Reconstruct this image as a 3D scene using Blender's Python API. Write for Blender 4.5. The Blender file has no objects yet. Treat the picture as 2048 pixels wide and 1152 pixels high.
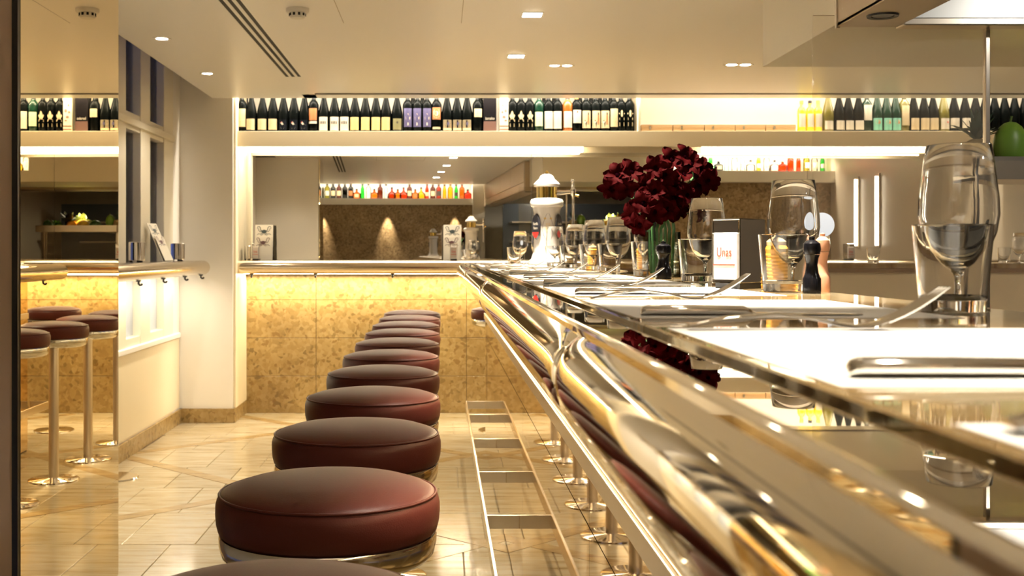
import bpy, bmesh, math, random
from mathutils import Vector, Matrix
random.seed(7)
S = bpy.context.scene
COL = S.collection
PI = math.pi
R = math.radians

# ------------------------------------------------------------------ camera
F_PX, VX, VY, EYE = 2315.0, 881.0, 505.0, 1.2
cd = bpy.data.cameras.new('camera'); cam = bpy.data.objects.new('camera', cd); COL.objects.link(cam)
cam.location = (0, 0, EYE); cam.rotation_euler = (PI/2, 0, 0)
cd.sensor_width = 36.0; cd.lens = F_PX/2048*36.0
cd.shift_x = (1024-VX)/2048; cd.shift_y = -(576-VY)/2048
cd.clip_start = 0.02; cd.clip_end = 100
cd.dof.use_dof = True; cd.dof.focus_distance = 2.3; cd.dof.aperture_fstop = 12
S.camera = cam

# ------------------------------------------------------------------ world, exposure
W = bpy.data.worlds.new('dusk_sky'); S.world = W; W.use_nodes = True
bg = W.node_tree.nodes['Background']; bg.inputs[0].default_value = (0.30, 0.40, 0.85, 1); bg.inputs[1].default_value = 1.3
vs = S.view_settings
vs.view_transform = 'Standard'; vs.look = 'None'; vs.exposure = 1.27; vs.gamma = 1.0; vs.use_curve_mapping = False
cy = S.cycles
cy.max_bounces = 8; cy.diffuse_bounces = 4; cy.glossy_bounces = 6; cy.transmission_bounces = 8
cy.transparent_max_bounces = 16; cy.caustics_reflective = False; cy.caustics_refractive = True
cy.sample_clamp_indirect = 4.0; cy.blur_glossy = 0.6; cy.adaptive_threshold = 0.06

WARM = (1.0, 0.885, 0.71)
WARM2 = (1.0, 0.72, 0.38)

def area(name, loc, rot, sx, sy, power, color=WARM, spread=180, parent=None):
    l = bpy.data.lights.new(name, 'AREA'); l.shape = 'RECTANGLE'; l.size = sx; l.size_y = sy
    l.energy = power; l.color = color; l.spread = R(spread)
    o = bpy.data.objects.new(name, l); COL.objects.link(o); o.location = loc; o.rotation_euler = rot
    if parent: o.parent = parent
    return o
def spot(name, loc, target, power, size, blend=0.6, radius=0.02, color=WARM, parent=None):
    l = bpy.data.lights.new(name, 'SPOT'); l.energy = power; l.spot_size = R(size); l.spot_blend = blend
    l.shadow_soft_size = radius; l.color = color
    o = bpy.data.objects.new(name, l); COL.objects.link(o)
    d = Vector(target)-Vector(loc); o.rotation_euler = d.to_track_quat('-Z', 'Y').to_euler(); o.location = loc
    if parent: o.parent = parent
    return o

# strip lights that sit behind lintels, shelves and ledges
area('shelf_niche_light', (0.0, 8.22, 2.46), (R(-28), 0, 0), 2.9, 0.03, 26)
area('shelf_niche_light', (2.95, 8.26, 2.46), (R(-28), 0, 0), 2.6, 0.03, 12)
area('under_shelf_light', (-0.2, 8.40, 1.985), (0, 0, 0), 2.5, 0.06, 10)
area('under_shelf_light', (2.8, 8.40, 1.985), (0, 0, 0), 1.6, 0.06, 8)
area('under_ledge_light', (-0.10, 8.555, 1.038), (R(-8), 0, 0), 2.75, 0.02, 15, (1, .84, .54))
area('under_rail_light', (-1.72, 5.9, 1.04), (0, R(14), 0), 0.02, 4.2, 6.5, (1, .88, .68))
area('under_bar_light', (0.245, 3.5, 1.030), (0, R(-12), 0), 0.02, 6.8, 7, (1, .82, .52))
area('opposite_niche_light', (-0.2, -1.22, 2.46), (R(28), 0, 0), 2.5, 0.04, 15)
area('bulkhead_niche_light', (3.5, 4.80, 2.27), (R(-28), 0, 0), 1.9, 0.04, 10)
for X in (-1.30, -0.26, 0.82):
    spot('stone_wall_spot', (X, -1.10, 1.93), (X, -1.215, 1.25), 36, 42, 0.9, 0.012)

# ------------------------------------------------------------------ materials
MATS = {}
def nmat(name):
    m = bpy.data.materials.new(name); m.use_nodes = True
    nt = m.node_tree; b = nt.nodes['Principled BSDF']
    return m, nt, b
def mat(name, col, rough=0.5, metal=0.0, spec=0.5, emit=None, estr=0.0, coat=0.0):
    if name in MATS: return MATS[name]
    m, nt, b = nmat(name)
    b.inputs['Base Color'].default_value = (*col, 1); b.inputs['Roughness'].default_value = rough
    b.inputs['Metallic'].default_value = metal; b.inputs['Specular IOR Level'].default_value = spec
    b.inputs['Coat Weight'].default_value = coat
    if emit: b.inputs['Emission Color'].default_value = (*emit, 1); b.inputs['Emission Strength'].default_value = estr
    MATS[name] = m; return m
def ramp(nt, stops):
    r = nt.nodes.new('ShaderNodeValToRGB'); e = r.color_ramp.elements
    while len(e) < len(stops): e.new(0.5)
    for i, (p, c) in enumerate(stops): e[i].position = p; e[i].color = (*c, 1)
    return r
def pos(nt, scale=(1, 1, 1)):
    g = nt.nodes.new('ShaderNodeNewGeometry'); mp = nt.nodes.new('ShaderNodeMapping')
    mp.inputs['Scale'].default_value = scale; nt.links.new(g.outputs['Position'], mp.inputs['Vector']); return mp
def mixc(nt, f, a, b, mode='MIX'):
    n = nt.nodes.new('ShaderNodeMix'); n.data_type = 'RGBA'; n.blend_type = mode
    for k, v in ((0, f), (6, a), (7, b)):
        if isinstance(v, (int, float)): n.inputs[k].default_value = v
        elif isinstance(v, tuple): n.inputs[k].default_value = (*v, 1)
        else: nt.links.new(v, n.inputs[k])
    return n.outputs[2]

def breccia(name, base=(.52, .36, .15), light=(.66, .50, .26), dark=(.24, .13, .045), rough=0.25):
    m, nt, b = nmat(name); L = nt.links
    p = pos(nt)
    nz = nt.nodes.new('ShaderNodeTexNoise'); nz.inputs['Scale'].default_value = 14; nz.inputs['Detail'].default_value = 4; L.new(p.outputs[0], nz.inputs['Vector'])
    add = nt.nodes.new('ShaderNodeVectorMath'); add.operation = 'MULTIPLY_ADD'; add.inputs[1].default_value = (.06, .06, .06)
    L.new(nz.outputs['Color'], add.inputs[0]); L.new(p.outputs[0], add.inputs[2])
    v = nt.nodes.new('ShaderNodeTexVoronoi'); v.inputs['Scale'].default_value = 42; L.new(add.outputs[0], v.inputs['Vector'])
    v2 = nt.nodes.new('ShaderNodeTexVoronoi'); v2.inputs['Scale'].default_value = 40; L.new(add.outputs[0], v2.inputs['Vector'])
    sep = nt.nodes.new('ShaderNodeSeparateColor'); L.new(v.outputs['Color'], sep.inputs[0])
    r = ramp(nt, [(0, base), (.45, light), (.62, base), (.90, tuple(c*.86 for c in base)), (1, tuple(c*.6 for c in base))]); L.new(sep.outputs[0], r.inputs[0])
    sep2 = nt.nodes.new('ShaderNodeSeparateColor'); L.new(v2.outputs['Color'], sep2.inputs[0])
    r2 = ramp(nt, [(0, (0, 0, 0)), (.945, (0, 0, 0)), (.965, (1, 1, 1))]); L.new(sep2.outputs[1], r2.inputs[0])
    c = mixc(nt, r2.outputs[0], r.outputs[0], tuple(.55*a+.45*b_ for a, b_ in zip(dark, base)))
    nz2 = nt.nodes.new('ShaderNodeTexNoise'); nz2.inputs['Scale'].default_value = 3.2; L.new(p.outputs[0], nz2.inputs['Vector'])
    r3 = ramp(nt, [(.3, (.78, .74, .68)), (.7, (1.1, 1.1, 1.1))]); L.new(nz2.outputs[0], r3.inputs[0])
    c = mixc(nt, 1.0, c, r3.outputs[0], 'MULTIPLY')
    L.new(c, b.inputs['Base Color']); b.inputs['Roughness'].default_value = rough
    MATS[name] = m; return m
def streaked(name, a, bcol, c3, rough, sx=2.0, sy=14.0, rnd=True):
    m, nt, b = nmat(name); L = nt.links
    p = pos(nt, (sx, sy, 1))
    nz = nt.nodes.new('ShaderNodeTexNoise'); nz.inputs['Scale'].default_value = 1.6; nz.inputs['Detail'].default_value = 7; nz.inputs['Roughness'].default_value = .68
    L.new(p.outputs[0], nz.inputs['Vector'])
    r = ramp(nt, [(.33, c3), (.46, bcol), (.58, a), (.8, tuple(min(1, x*1.08) for x in a))]); L.new(nz.outputs[0], r.inputs[0])
    c = r.outputs[0]
    if rnd:
        oi = nt.nodes.new('ShaderNodeObjectInfo')
        rr = ramp(nt, [(0, (.90, .88, .84)), (1, (1.04, 1.04, 1.04))]); L.new(oi.outputs['Random'], rr.inputs[0])
        c = mixc(nt, 1.0, c, rr.outputs[0], 'MULTIPLY')
    L.new(c, b.inputs['Base Color']); b.inputs['Roughness'].default_value = rough
    MATS[name] = m; return m
def thin_glass(name, tint=(1, 1, 1), ior=1.45, rough=0.0, haze=0.0, hcol=(.9, .85, .75)):
    """clear pane or glass wall: passes light straight, mirrors at grazing angles"""
    m = bpy.data.materials.new(name); m.use_nodes = True; nt = m.node_tree; nt.nodes.clear(); L = nt.links
    out = nt.nodes.new('ShaderNodeOutputMaterial'); t = nt.nodes.new('ShaderNodeBsdfTransparent'); g = nt.nodes.new('ShaderNodeBsdfGlossy')
    t.inputs[0].default_value = (*tint, 1); g.inputs['Roughness'].default_value = rough
    f = nt.nodes.new('ShaderNodeFresnel'); f.inputs[0].default_value = ior
    mx = nt.nodes.new('ShaderNodeMixShader'); L.new(f.outputs[0], mx.inputs[0]); L.new(t.outputs[0], mx.inputs[1]); L.new(g.outputs[0], mx.inputs[2])
    last = mx
    if haze:
        d = nt.nodes.new('ShaderNodeBsdfDiffuse'); d.inputs[0].default_value = (*hcol, 1)
        m2 = nt.nodes.new('ShaderNodeMixShader'); m2.inputs[0].default_value = haze; L.new(mx.outputs[0], m2.inputs[1]); L.new(d.outputs[0], m2.inputs[2]); last = m2
    L.new(last.outputs[0], out.inputs[0]); MATS[name] = m; return m

M_PLASTER = mat('cream_plaster', (.80, .75, .63), .55)
M_CEIL = mat('ceiling_paint', (.92, .905, .87), .34)
M_WALLW = mat('white_wall_paint', (.84, .81, .76), .5)
M_PILLAR = mat('taupe_wall_paint', (.74, .55, .43), .6)
M_CREAMP = mat('cream_panel_lacquer', (.80, .70, .50), .4)
M_FRAME = mat('window_frame_paint', (.80, .74, .60), .35)
M_STONE = breccia('breccia_stone', (.375, .255, .10), (.44, .315, .14), (.20, .11, .035))
M_STONED = breccia('brown_breccia_stone', (.30, .20, .095), (.42, .30, .16), (.13, .075, .03), .35)
M_TILE = streaked('limestone_tile', (.53, .46, .325), (.46, .37, .225), (.30, .21, .095), .16)
M_BAND = streaked('brown_inlay_stone', (.44, .31, .15), (.36, .24, .10), (.25, .15, .06), .16, rnd=False)
M_ONYX = streaked('onyx_slab', (.36, .29, .18), (.30, .20, .085), (.17, .085, .02), .03, 5, 3, rnd=False)
M_STEEL = mat('polished_steel', (.82, .78, .70), .035, 1)
M_STRIP = mat('mirror_steel', (.80, .74, .64), .012, 1)
M_BRUSH = mat('brushed_steel', (.66, .60, .52), .28, 1)
M_CHROME = mat('chrome', (.86, .83, .78), .06, 1)
M_MIRROR = mat('mirror_silver', (.94, .92, .86), 0.0, 1)
M_MIRROR2 = mat('bronze_mirror', (.84, .73, .50), 0.0, 1)
M_PANEL = mat('bronze_panel_mirror', (.78, .60, .36), .02, 1)
M_BLACK = mat('black_metal', (.012, .012, .014), .35)
M_SLOT = mat('black_slot', (.006, .006, .006), .7)
M_WHITE = mat('white_plastic', (.80, .77, .70), .4)
M_PAPER = mat('white_paper', (.86, .85, .82), .7)
M_LEATHER = mat('oxblood_leather', (.080, .018, .012), .42, spec=.18)
M_LED = mat('led_diffuser', (1, .9, .7), .5, emit=(1, .86, .62), estr=5)
M_LAMP = mat('lamp_lens', (1, 1, 1), .3, emit=(1, .86, .64), estr=22)
for m_ in (M_LAMP, M_LED): m_.cycles.emission_sampling = 'NONE'
M_DARKST = mat('dark_kitchen_steel', (.10, .11, .12), .3, .8)
M_GLASS = thin_glass('window_glass', (.86, .9, .95))
M_SCREEN = thin_glass('hazy_screen_glass', (1, .99, .97), 1.16, 0.0, .07, (.95, .88, .76))
M_FROST = mat('frosted_glass', (.46, .50, .56), .6)
def real_glass(name, col=(1, 1, 1), rough=0):
    m, nt, b = nmat(name); b.inputs['Base Color'].default_value = (*col, 1); b.inputs['Roughness'].default_value = rough
    b.inputs['Transmission Weight'].default_value = 1; b.inputs['IOR'].default_value = 1.48; MATS[name] = m; return m
M_CRYSTAL = real_glass('drinking_glass')
def leather_bump(m):
    nt = m.node_tree; b = nt.nodes['Principled BSDF']; v = nt.nodes.new('ShaderNodeTexVoronoi'); v.inputs['Scale'].default_value = 420
    tc = nt.nodes.new('ShaderNodeTexCoord'); nt.links.new(tc.outputs['Object'], v.inputs['Vector'])
    bp = nt.nodes.new('ShaderNodeBump'); bp.inputs['Strength'].default_value = .10; bp.inputs['Distance'].default_value = .001
    nt.links.new(v.outputs['Distance'], bp.inputs['Height']); nt.links.new(bp.outputs[0], b.inputs['Normal'])
leather_bump(M_LEATHER)

# ------------------------------------------------------------------ mesh helpers
def mk(name, verts, faces, m, parent=None, smooth=False, loc=None, rot=None):
    me = bpy.data.meshes.new(name); me.from_pydata([tuple(v) for v in verts], [], faces); me.update()
    if smooth:
        for p in me.polygons: p.use_smooth = True
    if m: me.materials.append(m)
    o = bpy.data.objects.new(name, me); COL.objects.link(o)
    if parent: o.parent = parent
    if loc: o.location = loc
    if rot: o.rotation_euler = rot
    return o
def vbox(x0, x1, y0, y1, z0, z1):
    v = [(x0, y0, z0), (x1, y0, z0), (x1, y1, z0), (x0, y1, z0), (x0, y0, z1), (x1, y0, z1), (x1, y1, z1), (x0, y1, z1)]
    f = [(0, 3, 2, 1), (4, 5, 6, 7), (0, 1, 5, 4), (1, 2, 6, 5), (2, 3, 7, 6), (3, 0, 4, 7)]
    return v, f
def join(parts):
    V, Fc = [], []
    for v, f in parts:
        n = len(V); V += list(v); Fc += [tuple(i+n for i in q) for q in f]
    return V, Fc
def box(name, m, parent, x0, x1, y0, y1, z0, z1, bevel=0.0, loc=None, rot=None, seg=2):
    v, f = vbox(x0, x1, y0, y1, z0, z1)
    o = mk(name, v, f, m, parent, loc=loc, rot=rot)
    if bevel:
        bm = bmesh.new(); bm.from_mesh(o.data)
        bmesh.ops.bevel(bm, geom=bm.edges[:], offset=bevel, segments=seg, affect='EDGES', profile=.5)
        bm.to_mesh(o.data); bm.free()
    return o
def lathe_vf(prof, n=24, caps=True):
    V, Fc = [], []
    idx = []
    for r, z in prof:
        if r < 1e-6: idx.append([len(V)]); V.append((0, 0, z))
        else:
            idx.append(list(range(len(V), len(V)+n)))
            V += [(r*math.cos(2*PI*i/n), r*math.sin(2*PI*i/n), z) for i in range(n)]
    for a, b in zip(idx, idx[1:]):
        for i in range(n):
            j = (i+1) % n
            if len(a) == 1 and len(b) == 1: continue
            if len(a) == 1: Fc.append((a[0], b[j], b[i]))
            elif len(b) == 1: Fc.append((a[i], a[j], b[0]))
            else: Fc.append((a[i], a[j], b[j], b[i]))
    return V, Fc
def autosmooth(o, ang=40):
    me = o.data; bm = bmesh.new(); bm.from_mesh(me); bmesh.ops.recalc_face_normals(bm, faces=bm.faces[:])
    for f in bm.faces: f.smooth = True
    for e in bm.edges:
        if len(e.link_faces) == 2: e.smooth = e.calc_face_angle(0) < R(ang)
    bm.to_mesh(me); bm.free(); return o
def lathe(name, prof, m, parent=None, n=24, loc=None, rot=None, ang=40):
    v, f = lathe_vf(prof, n); return autosmooth(mk(name, v, f, m, parent, loc=loc, rot=rot), ang)
def tube_vf(pts, r, n=8, closed_ends=True):
    """round bar along a list of points; r number or list"""
    pts = [Vector(p) for p in pts]; V, Fc = [], []
    up = Vector((0, 0, 1)); prev = None
    for i, p in enumerate(pts):
        t = (pts[min(i+1, len(pts)-1)]-pts[max(i-1, 0)]).normalized()
        a = t.cross(up if prev is None else prev)
        if a.length < 1e-4: a = t.cross(Vector((1, 0, 0)))
        a.normalize(); b = a.cross(t).normalized(); prev = b
        rr = r[i] if isinstance(r, (list, tuple)) else r
        V += [tuple(p+a*rr*math.cos(2*PI*k/n)+b*rr*math.sin(2*PI*k/n)) for k in range(n)]
    for i in range(len(pts)-1):
        for k in range(n):
            j = (k+1) % n; Fc.append((i*n+k, i*n+j, (i+1)*n+j, (i+1)*n+k))
    if closed_ends: Fc.append(tuple(range(n))[::-1]); Fc.append(tuple(range((len(pts)-1)*n, len(pts)*n)))
    return V, Fc
def tube(name, pts, r, m, parent=None, n=8, loc=None, rot=None):
    v, f = tube_vf(pts, r, n); return autosmooth(mk(name, v, f, m, parent, loc=loc, rot=rot), 50)
def tag(o, label, cat, group=None):
    o['label'] = label; o['category'] = cat
    if group: o['group'] = group
    return o
def struct(o): o['kind'] = 'structure'; return o
def thing(name, label, cat, loc=(0, 0, 0), rotz=0.0, group=None):
    o = bpy.data.objects.new(name, None); COL.objects.link(o); o.empty_display_size = .05
    o.location = loc; o.rotation_euler = (0, 0, rotz); return tag(o, label, cat, group)
def root(name, kind=None):
    o = bpy.data.objects.new(name, None); COL.objects.link(o)
    if kind: o['kind'] = kind
    return o
def dup(src, loc, label, rotz=None, group=None):
    r = src.copy(); COL.objects.link(r); r.location = loc
    if rotz is not None: r.rotation_euler = (0, 0, rotz)
    r['label'] = label
    if group: r['group'] = group
    for ch in src.children:
        if ch.type == 'LIGHT': continue
        c = ch.copy(); COL.objects.link(c); c.parent = r
        for g in ch.children:
            d = g.copy(); COL.objects.link(d); d.parent = c
    return r
def text_mesh(name, body, size, m, parent, loc, rot, extrude=0.0004, sx=1.0):
    c = bpy.data.curves.new(name, 'FONT'); c.body = body; c.size = size; c.extrude = extrude; c.align_x = 'CENTER'; c.align_y = 'CENTER'
    t = bpy.data.objects.new(name, c); COL.objects.link(t)
    bpy.context.view_layer.update(); dg = bpy.context.evaluated_depsgraph_get()
    me = bpy.data.meshes.new_from_object(t.evaluated_get(dg)); bpy.data.objects.remove(t)
    me.materials.clear(); me.materials.append(m)
    o = bpy.data.objects.new(name, me); COL.objects.link(o); o.parent = parent; o.location = loc; o.rotation_euler = rot; o.scale = (sx, 1, 1)
    return o
def PX(x, y, Y):
    s = F_PX/Y; return (x-VX)/s, EYE-(y-VY)/s
ORD = ['first', 'second', 'third', 'fourth', 'fifth', 'sixth', 'seventh', 'eighth', 'ninth', 'tenth', 'eleventh', 'twelfth', 'thirteenth', 'fourteenth', 'fifteenth', 'sixteenth']

# ================================================================== STRUCTURE
ZC = 2.29           # ceiling
BARZ = 1.138
XL = -1.84          # left wall
YB = 8.65           # rear wall
# ---- floor
floor = struct(box('floor', mat('grout', (.30, .22, .12), .6), None, -1.9, 4.7, -1.7, 8.8, -.05, -.004))
tv, tf = vbox(-.1485, .1485, -.2835, .2835, -.006, 0)
tile_o = mk('tile', tv, tf, M_TILE, floor); tile_me = tile_o.data
bmx = bmesh.new(); bmx.from_mesh(tile_me); bmesh.ops.bevel(bmx, geom=[e for e in bmx.edges if all(v.co.z > -.001 for v in e.verts)], offset=.002, segments=1, affect='EDGES'); bmx.to_mesh(tile_me); bmx.free()
first = True
ny = 0
for r in range(-1, 11):
    yc = 2.765+.57*r
    for c in range(0, 14):
        xc = -1.86+.3*c+.1*(r % 3)
        if xc > 1.25 or xc < -1.9 or yc > 8.7: continue
        o = tile_o if first else tile_o.copy()
        if not first: COL.objects.link(o); o.parent = floor
        first = False; o.location = (xc, yc, 0)
box('floor_slab_finish', M_TILE, floor, -1.9, 4.7, -1.7, 1.9, -.01, -.0005)
box('floor_slab_finish', M_TILE, floor, 1.4, 4.7, 1.9, 8.8, -.01, -.0005)
def band(x0, y0, x1, y1, w=.042, zt=.0009):
    d = Vector((x1-x0, y1-y0)).normalized(); n = Vector((-d.y, d.x))*w
    v = [(x0+n.x, y0+n.y, zt), (x0-n.x, y0-n.y, zt), (x1-n.x, y1-n.y, zt), (x1+n.x, y1+n.y, zt)]
    v += [(a, b, -.003) for a, b, _ in v]
    mk('inlay_band', v, [(0, 1, 2, 3), (0, 4, 5, 1), (1, 5, 6, 2), (2, 6, 7, 3), (3, 7, 4, 0)], M_BAND, floor)
for k in (4.60, 6.68, 8.76):      # Y - X = k
    y0 = max(2.0, k-1.84); band(y0-k, y0, min(1.0, 8.6-k), min(1.0, 8.6-k)+k)
for k in (2.87, 4.95, 7.03, 9.11):   # Y + X = k
    xa = -1.84; ya = k-xa
    if ya > 8.6: ya = 8.6; xa = k-ya
    yb = max(2.0, k-1.0); band(xa, ya, k-yb, yb, zt=.0016)

# ---- rear wall: stone tiles below, mirror above
wall_back = struct(box('wall_back', M_WALLW, None, -1.9, 4.7, YB+.24, YB+.34, 0, 2.7))
stone = struct(box('wall_stone_back', mat('stone_backing', (.16, .10, .05), .7), None, -1.48, 4.6, YB+.008, YB+.10, 0, 1.12))
xs = [-1.478, -.93, .194, 1.32, 2.44, 3.56, 4.6]; zs = [0, .277, .562, .846, 1.115]
for a, b in zip(xs, xs[1:]):
    for c, d in zip(zs, zs[1:]):
        box('tile', M_STONE, stone, a+.0015, b-.0015, YB, YB+.02, c+.0015, d-.0015, .0012, seg=1)
# mirror panels, turned slightly
MIR = root('mirror_panels'); MIR.location = (-1.45, YB-.01, 0); MIR.rotation_euler = (0, 0, R(1.7))
tag(MIR, 'wide wall mirror in tall panels above the rear ledge', 'mirror')
mx = [0, 2.135, 4.23, 6.0]; box('mirror_head', M_CREAMP, MIR, 0, 6.0, -.004, .02, 1.949, 1.995)
for a, b in zip(mx, mx[1:]):
    box('mirror_pane', M_MIRROR, MIR, a+.0012, b-.0012, 0, .006, 1.128, 1.948)
# left return column
col = struct(box('wall_column', M_WALLW, None, XL-.1, -1.466, 8.17, 8.9, 0, 2.7))
tr = struct(box('trim_1', M_CREAMP, None, -1.466, -1.448, 8.19, 8.645, .1, 2.5, .003))
# ---- left wall with window
wl = root('wall_left', 'structure')
box('plaster', M_WALLW, wl, XL-.12, XL, 7.95, 8.2, .1, 2.7)
box('plaster', M_WALLW, wl, XL-.12, XL, -1.7, 5.35, .1, 2.7)
box('wainscot_panel', M_CREAMP, wl, XL-.12, XL, 5.35, 7.95, .1, .605)
box('wainscot_panel', M_CREAMP, wl, XL-.002, XL+.004, 5.36, 8.14, .11, .600, .002)
box('wall_top', M_WALLW, wl, XL-.12, XL, 5.35, 7.95, 2.62, 2.7)
for i, (x0, x1, y0, y1) in enumerate([(XL, XL+.018, 4.0, 8.17), (XL, -1.450, 8.152, 8.17), (-1.466, -1.448, 8.17, 8.65)]):
    b_ = struct(box('baseboard_'+['left', 'column', 'return'][i], M_STONE, None, x0, x1, y0, y1, 0, .10, .002))
win = root('window_1', 'structure')
panes = [(5.58, 5.94), (6.17, 6.51), (6.76, 7.095), (7.325, 7.69)]
edges = [5.35]+[e for p in panes for e in p]+[7.95]
for a, b in zip(edges[::2], edges[1::2]):
    box('window_mullion', M_FRAME, win, XL-.10, XL+.004, a, b, .605, 2.62, .004)
for (a, b) in panes:
    box('window_rail', M_FRAME, win, XL-.10, XL-.002, a, b, .605, .692, .004)
    box('window_rail', M_FRAME, win, XL-.10, XL-.002, a, b, 1.93, 2.035, .004)
    box('window_rail', M_FRAME, win, XL-.10, XL-.002, a, b, 2.56, 2.62, .004)
    box('pane', M_FROST, win, XL-.052, XL-.046, a, b, .692, 1.07)
    box('pane', M_GLASS, win, XL-.052, XL-.046, a, b, 1.07, 1.93)
    box('pane', M_GLASS, win, XL-.052, XL-.046, a, b, 2.035, 2.56)
    box('window_bead', M_FRAME, win, XL-.06, XL-.03, a, b, 1.045, 1.07)
box('transom_moulding', M_FRAME, win, XL, XL+.02, 5.35, 7.93, 1.955, 2.0, .006)
box('window_sill', M_WALLW, win, XL-.02, XL+.02, 5.35, 8.12, .605, .640, .006)
# street facade outside the window
ext = root('exterior_facade', 'structure')
box('facade_wall', mat('street_brick', (.16, .14, .15), .8), ext, -6.4, -6.0, -2, 30, -1, 2.9)
box('facade_wall', mat('street_stone', (.40, .42, .52), .8), ext, -6.4, -5.98, -2, 30, 2.9, 7)
for k in range(12):
    y = 8+1.7*k
    for z0, z1 in ((.4, 2.3), (3.4, 5.2)):
        box('facade_window', mat('street_window', (.34, .42, .62), .1), ext, -6.01, -5.96, y, y+.8, z0, z1)
        box('facade_lintel', mat('street_lintel', (.5, .5, .55), .7), ext, -6.02, -5.93, y-.08, y+.88, z1, z1+.12)
struct(box('ground_pavement', mat('pavement', (.12, .12, .13), .8), None, -6.0, XL-.12, -2, 30, -.15, -.05))

# ---- ceiling (dropped, with slots cut out) and upper void
ceil = root('ceiling', 'structure')
SL = [(-.960, -.940), (-.9225, -.9025), (-.885, -.865)]; Y0S, Y1S = 1.6, 7.19
box('ceiling_board', M_CEIL, ceil, -1.61, -.960, -1.12, 8.17, ZC, 2.66)
box('ceiling_board', M_CEIL, ceil, -.865, 1.345, -1.12, 7.915, ZC, 2.66)
box('ceiling_board', M_CEIL, ceil, 1.345, 4.7, 4.55, 7.915, ZC, 2.66)
box('ceiling_board', M_CEIL, ceil, -.960, -.865, Y1S, 8.17, ZC, 2.66)
box('ceiling_board', M_CEIL, ceil, -.960, -.865, -1.12, Y0S, ZC, 2.66)
box('ceiling_board', M_CEIL, ceil, 1.345, 4.7, -1.7, 4.55, ZC, 2.66)
box('ceiling_lintel', M_CEIL, ceil, -.958, 4.7, 7.985, 8.17, ZC, 2.66)
box('ceiling_board', M_CEIL, ceil, -1.95, 4.7, 8.17, 8.99, 2.56, 2.66)
box('ceiling_board', M_CEIL, ceil, -1.95, -1.61, -1.7, 8.17, 2.66, 2.70)
box('ceiling_roof', M_CEIL, ceil, -1.95, 4.7, -1.7, 8.99, 2.70, 2.75)
M_JOINT = mat('ceiling_joint', (.42, .36, .27), .7)
for (a, b, c, d) in ((-.461, -.4585, 3.6, 5.5), (.098, .1005, 3.6, 5.5), (-.46, .1, 3.6, 3.603)):
    box('panel_joint', M_JOINT, ceil, a, b, c, d, ZC-.0006, ZC+.001)
slot = thing('linear_diffuser', 'long three-slot black air diffuser recessed in the pale ceiling', 'air vent', (-.91, 4.4, ZC))
for a, b in ((-.940, -.9225), (-.9025, -.885)):
    box('slot_bar', M_CEIL, slot, a+.91, b+.91, Y0S-4.4, Y1S-4.4, 0, .06)
for a, b in SL:
    box('slot', M_SLOT, slot, a+.91, b+.91, Y0S-4.4, Y1S-4.4, .0015, .06)
slot2 = thing('ceiling_shadow_slot', 'thin dark slot in the ceiling in front of the bottle shelf', 'air vent', (1.8, 7.95, ZC))
box('slot', M_SLOT, slot2, -2.66, 2.8, -.034, .034, .008, .06)
for s_ in (-1, 1): box('slot_edge', M_BRUSH, slot2, -2.66, 2.8, s_*.035-.002, s_*.035+.002, -.001, .05)
# ---- bulkhead with lit niche, facing the rear wall
bk = root('wall_bulkhead', 'structure')
box('bulkhead', M_PLASTER, bk, 1.345, 4.7, 3.80, 4.58, 1.975, ZC)
box('bulkhead', M_PLASTER, bk, 1.345, 2.52, 4.58, 4.83, 1.975, ZC)
box('bulkhead', M_PLASTER, bk, 2.52, 4.7, 4.58, 4.83, 1.975, 2.10)
box('plaster', M_PLASTER, bk, 1.345, 4.7, -1.7, 3.80, 2.285, 2.30)
sw = struct(box('wall_stone_kitchen', M_STONED, None, 2.75, 4.65, 4.60, 4.72, 0, 1.975))
# ---- wall behind the camera: lit niche over stone
wo = root('wall_front', 'structure')
box('plaster', M_PLASTER, wo, -1.9, 4.7, -1.75, -1.60, 0, 2.7)
box('fascia', M_PLASTER, wo, -1.5, 1.10, -1.60, -1.18, 1.965, 2.065)
box('plaster', M_PLASTER, wo, 1.10, 1.30, -1.60, -1.16, 0, ZC)
box('stone_cladding', M_STONED, wo, -1.5, 1.10, -1.60, -1.20, 0, 1.965)
box('plaster', M_PLASTER, wo, -1.9, -1.5, -1.60, -1.16, 0, ZC)
struct(box('wall_right', mat('kitchen_wall', (.62, .55, .45), .35), None, 4.6, 4.7, -1.7, 8.9, 0, 2.7))
# ---- mirrored pillar
pil = root('wall_pillar', 'structure')
box('pillar_core', M_WALLW, pil, XL, -1.125, 3.06, 3.985, 0, ZC)
box('pillar_face', M_PILLAR, pil, XL, -1.128, 3.050, 3.06, 0, ZC)
box('pillar_edge', M_BLACK, pil, -1.128, -1.1125, 3.045, 3.06, 0, ZC)
pm = box('pillar_mirror', M_MIRROR2, None, -1.120, -1.11, 3.06, 3.99, .09, ZC-.002)
tag(pm, 'tall bronze-tinted mirror covering the side of the wall pillar', 'mirror')
struct(box('baseboard_pillar', M_STONE, None, XL, -1.12, 3.06, 3.98, 0, .088))

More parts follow.
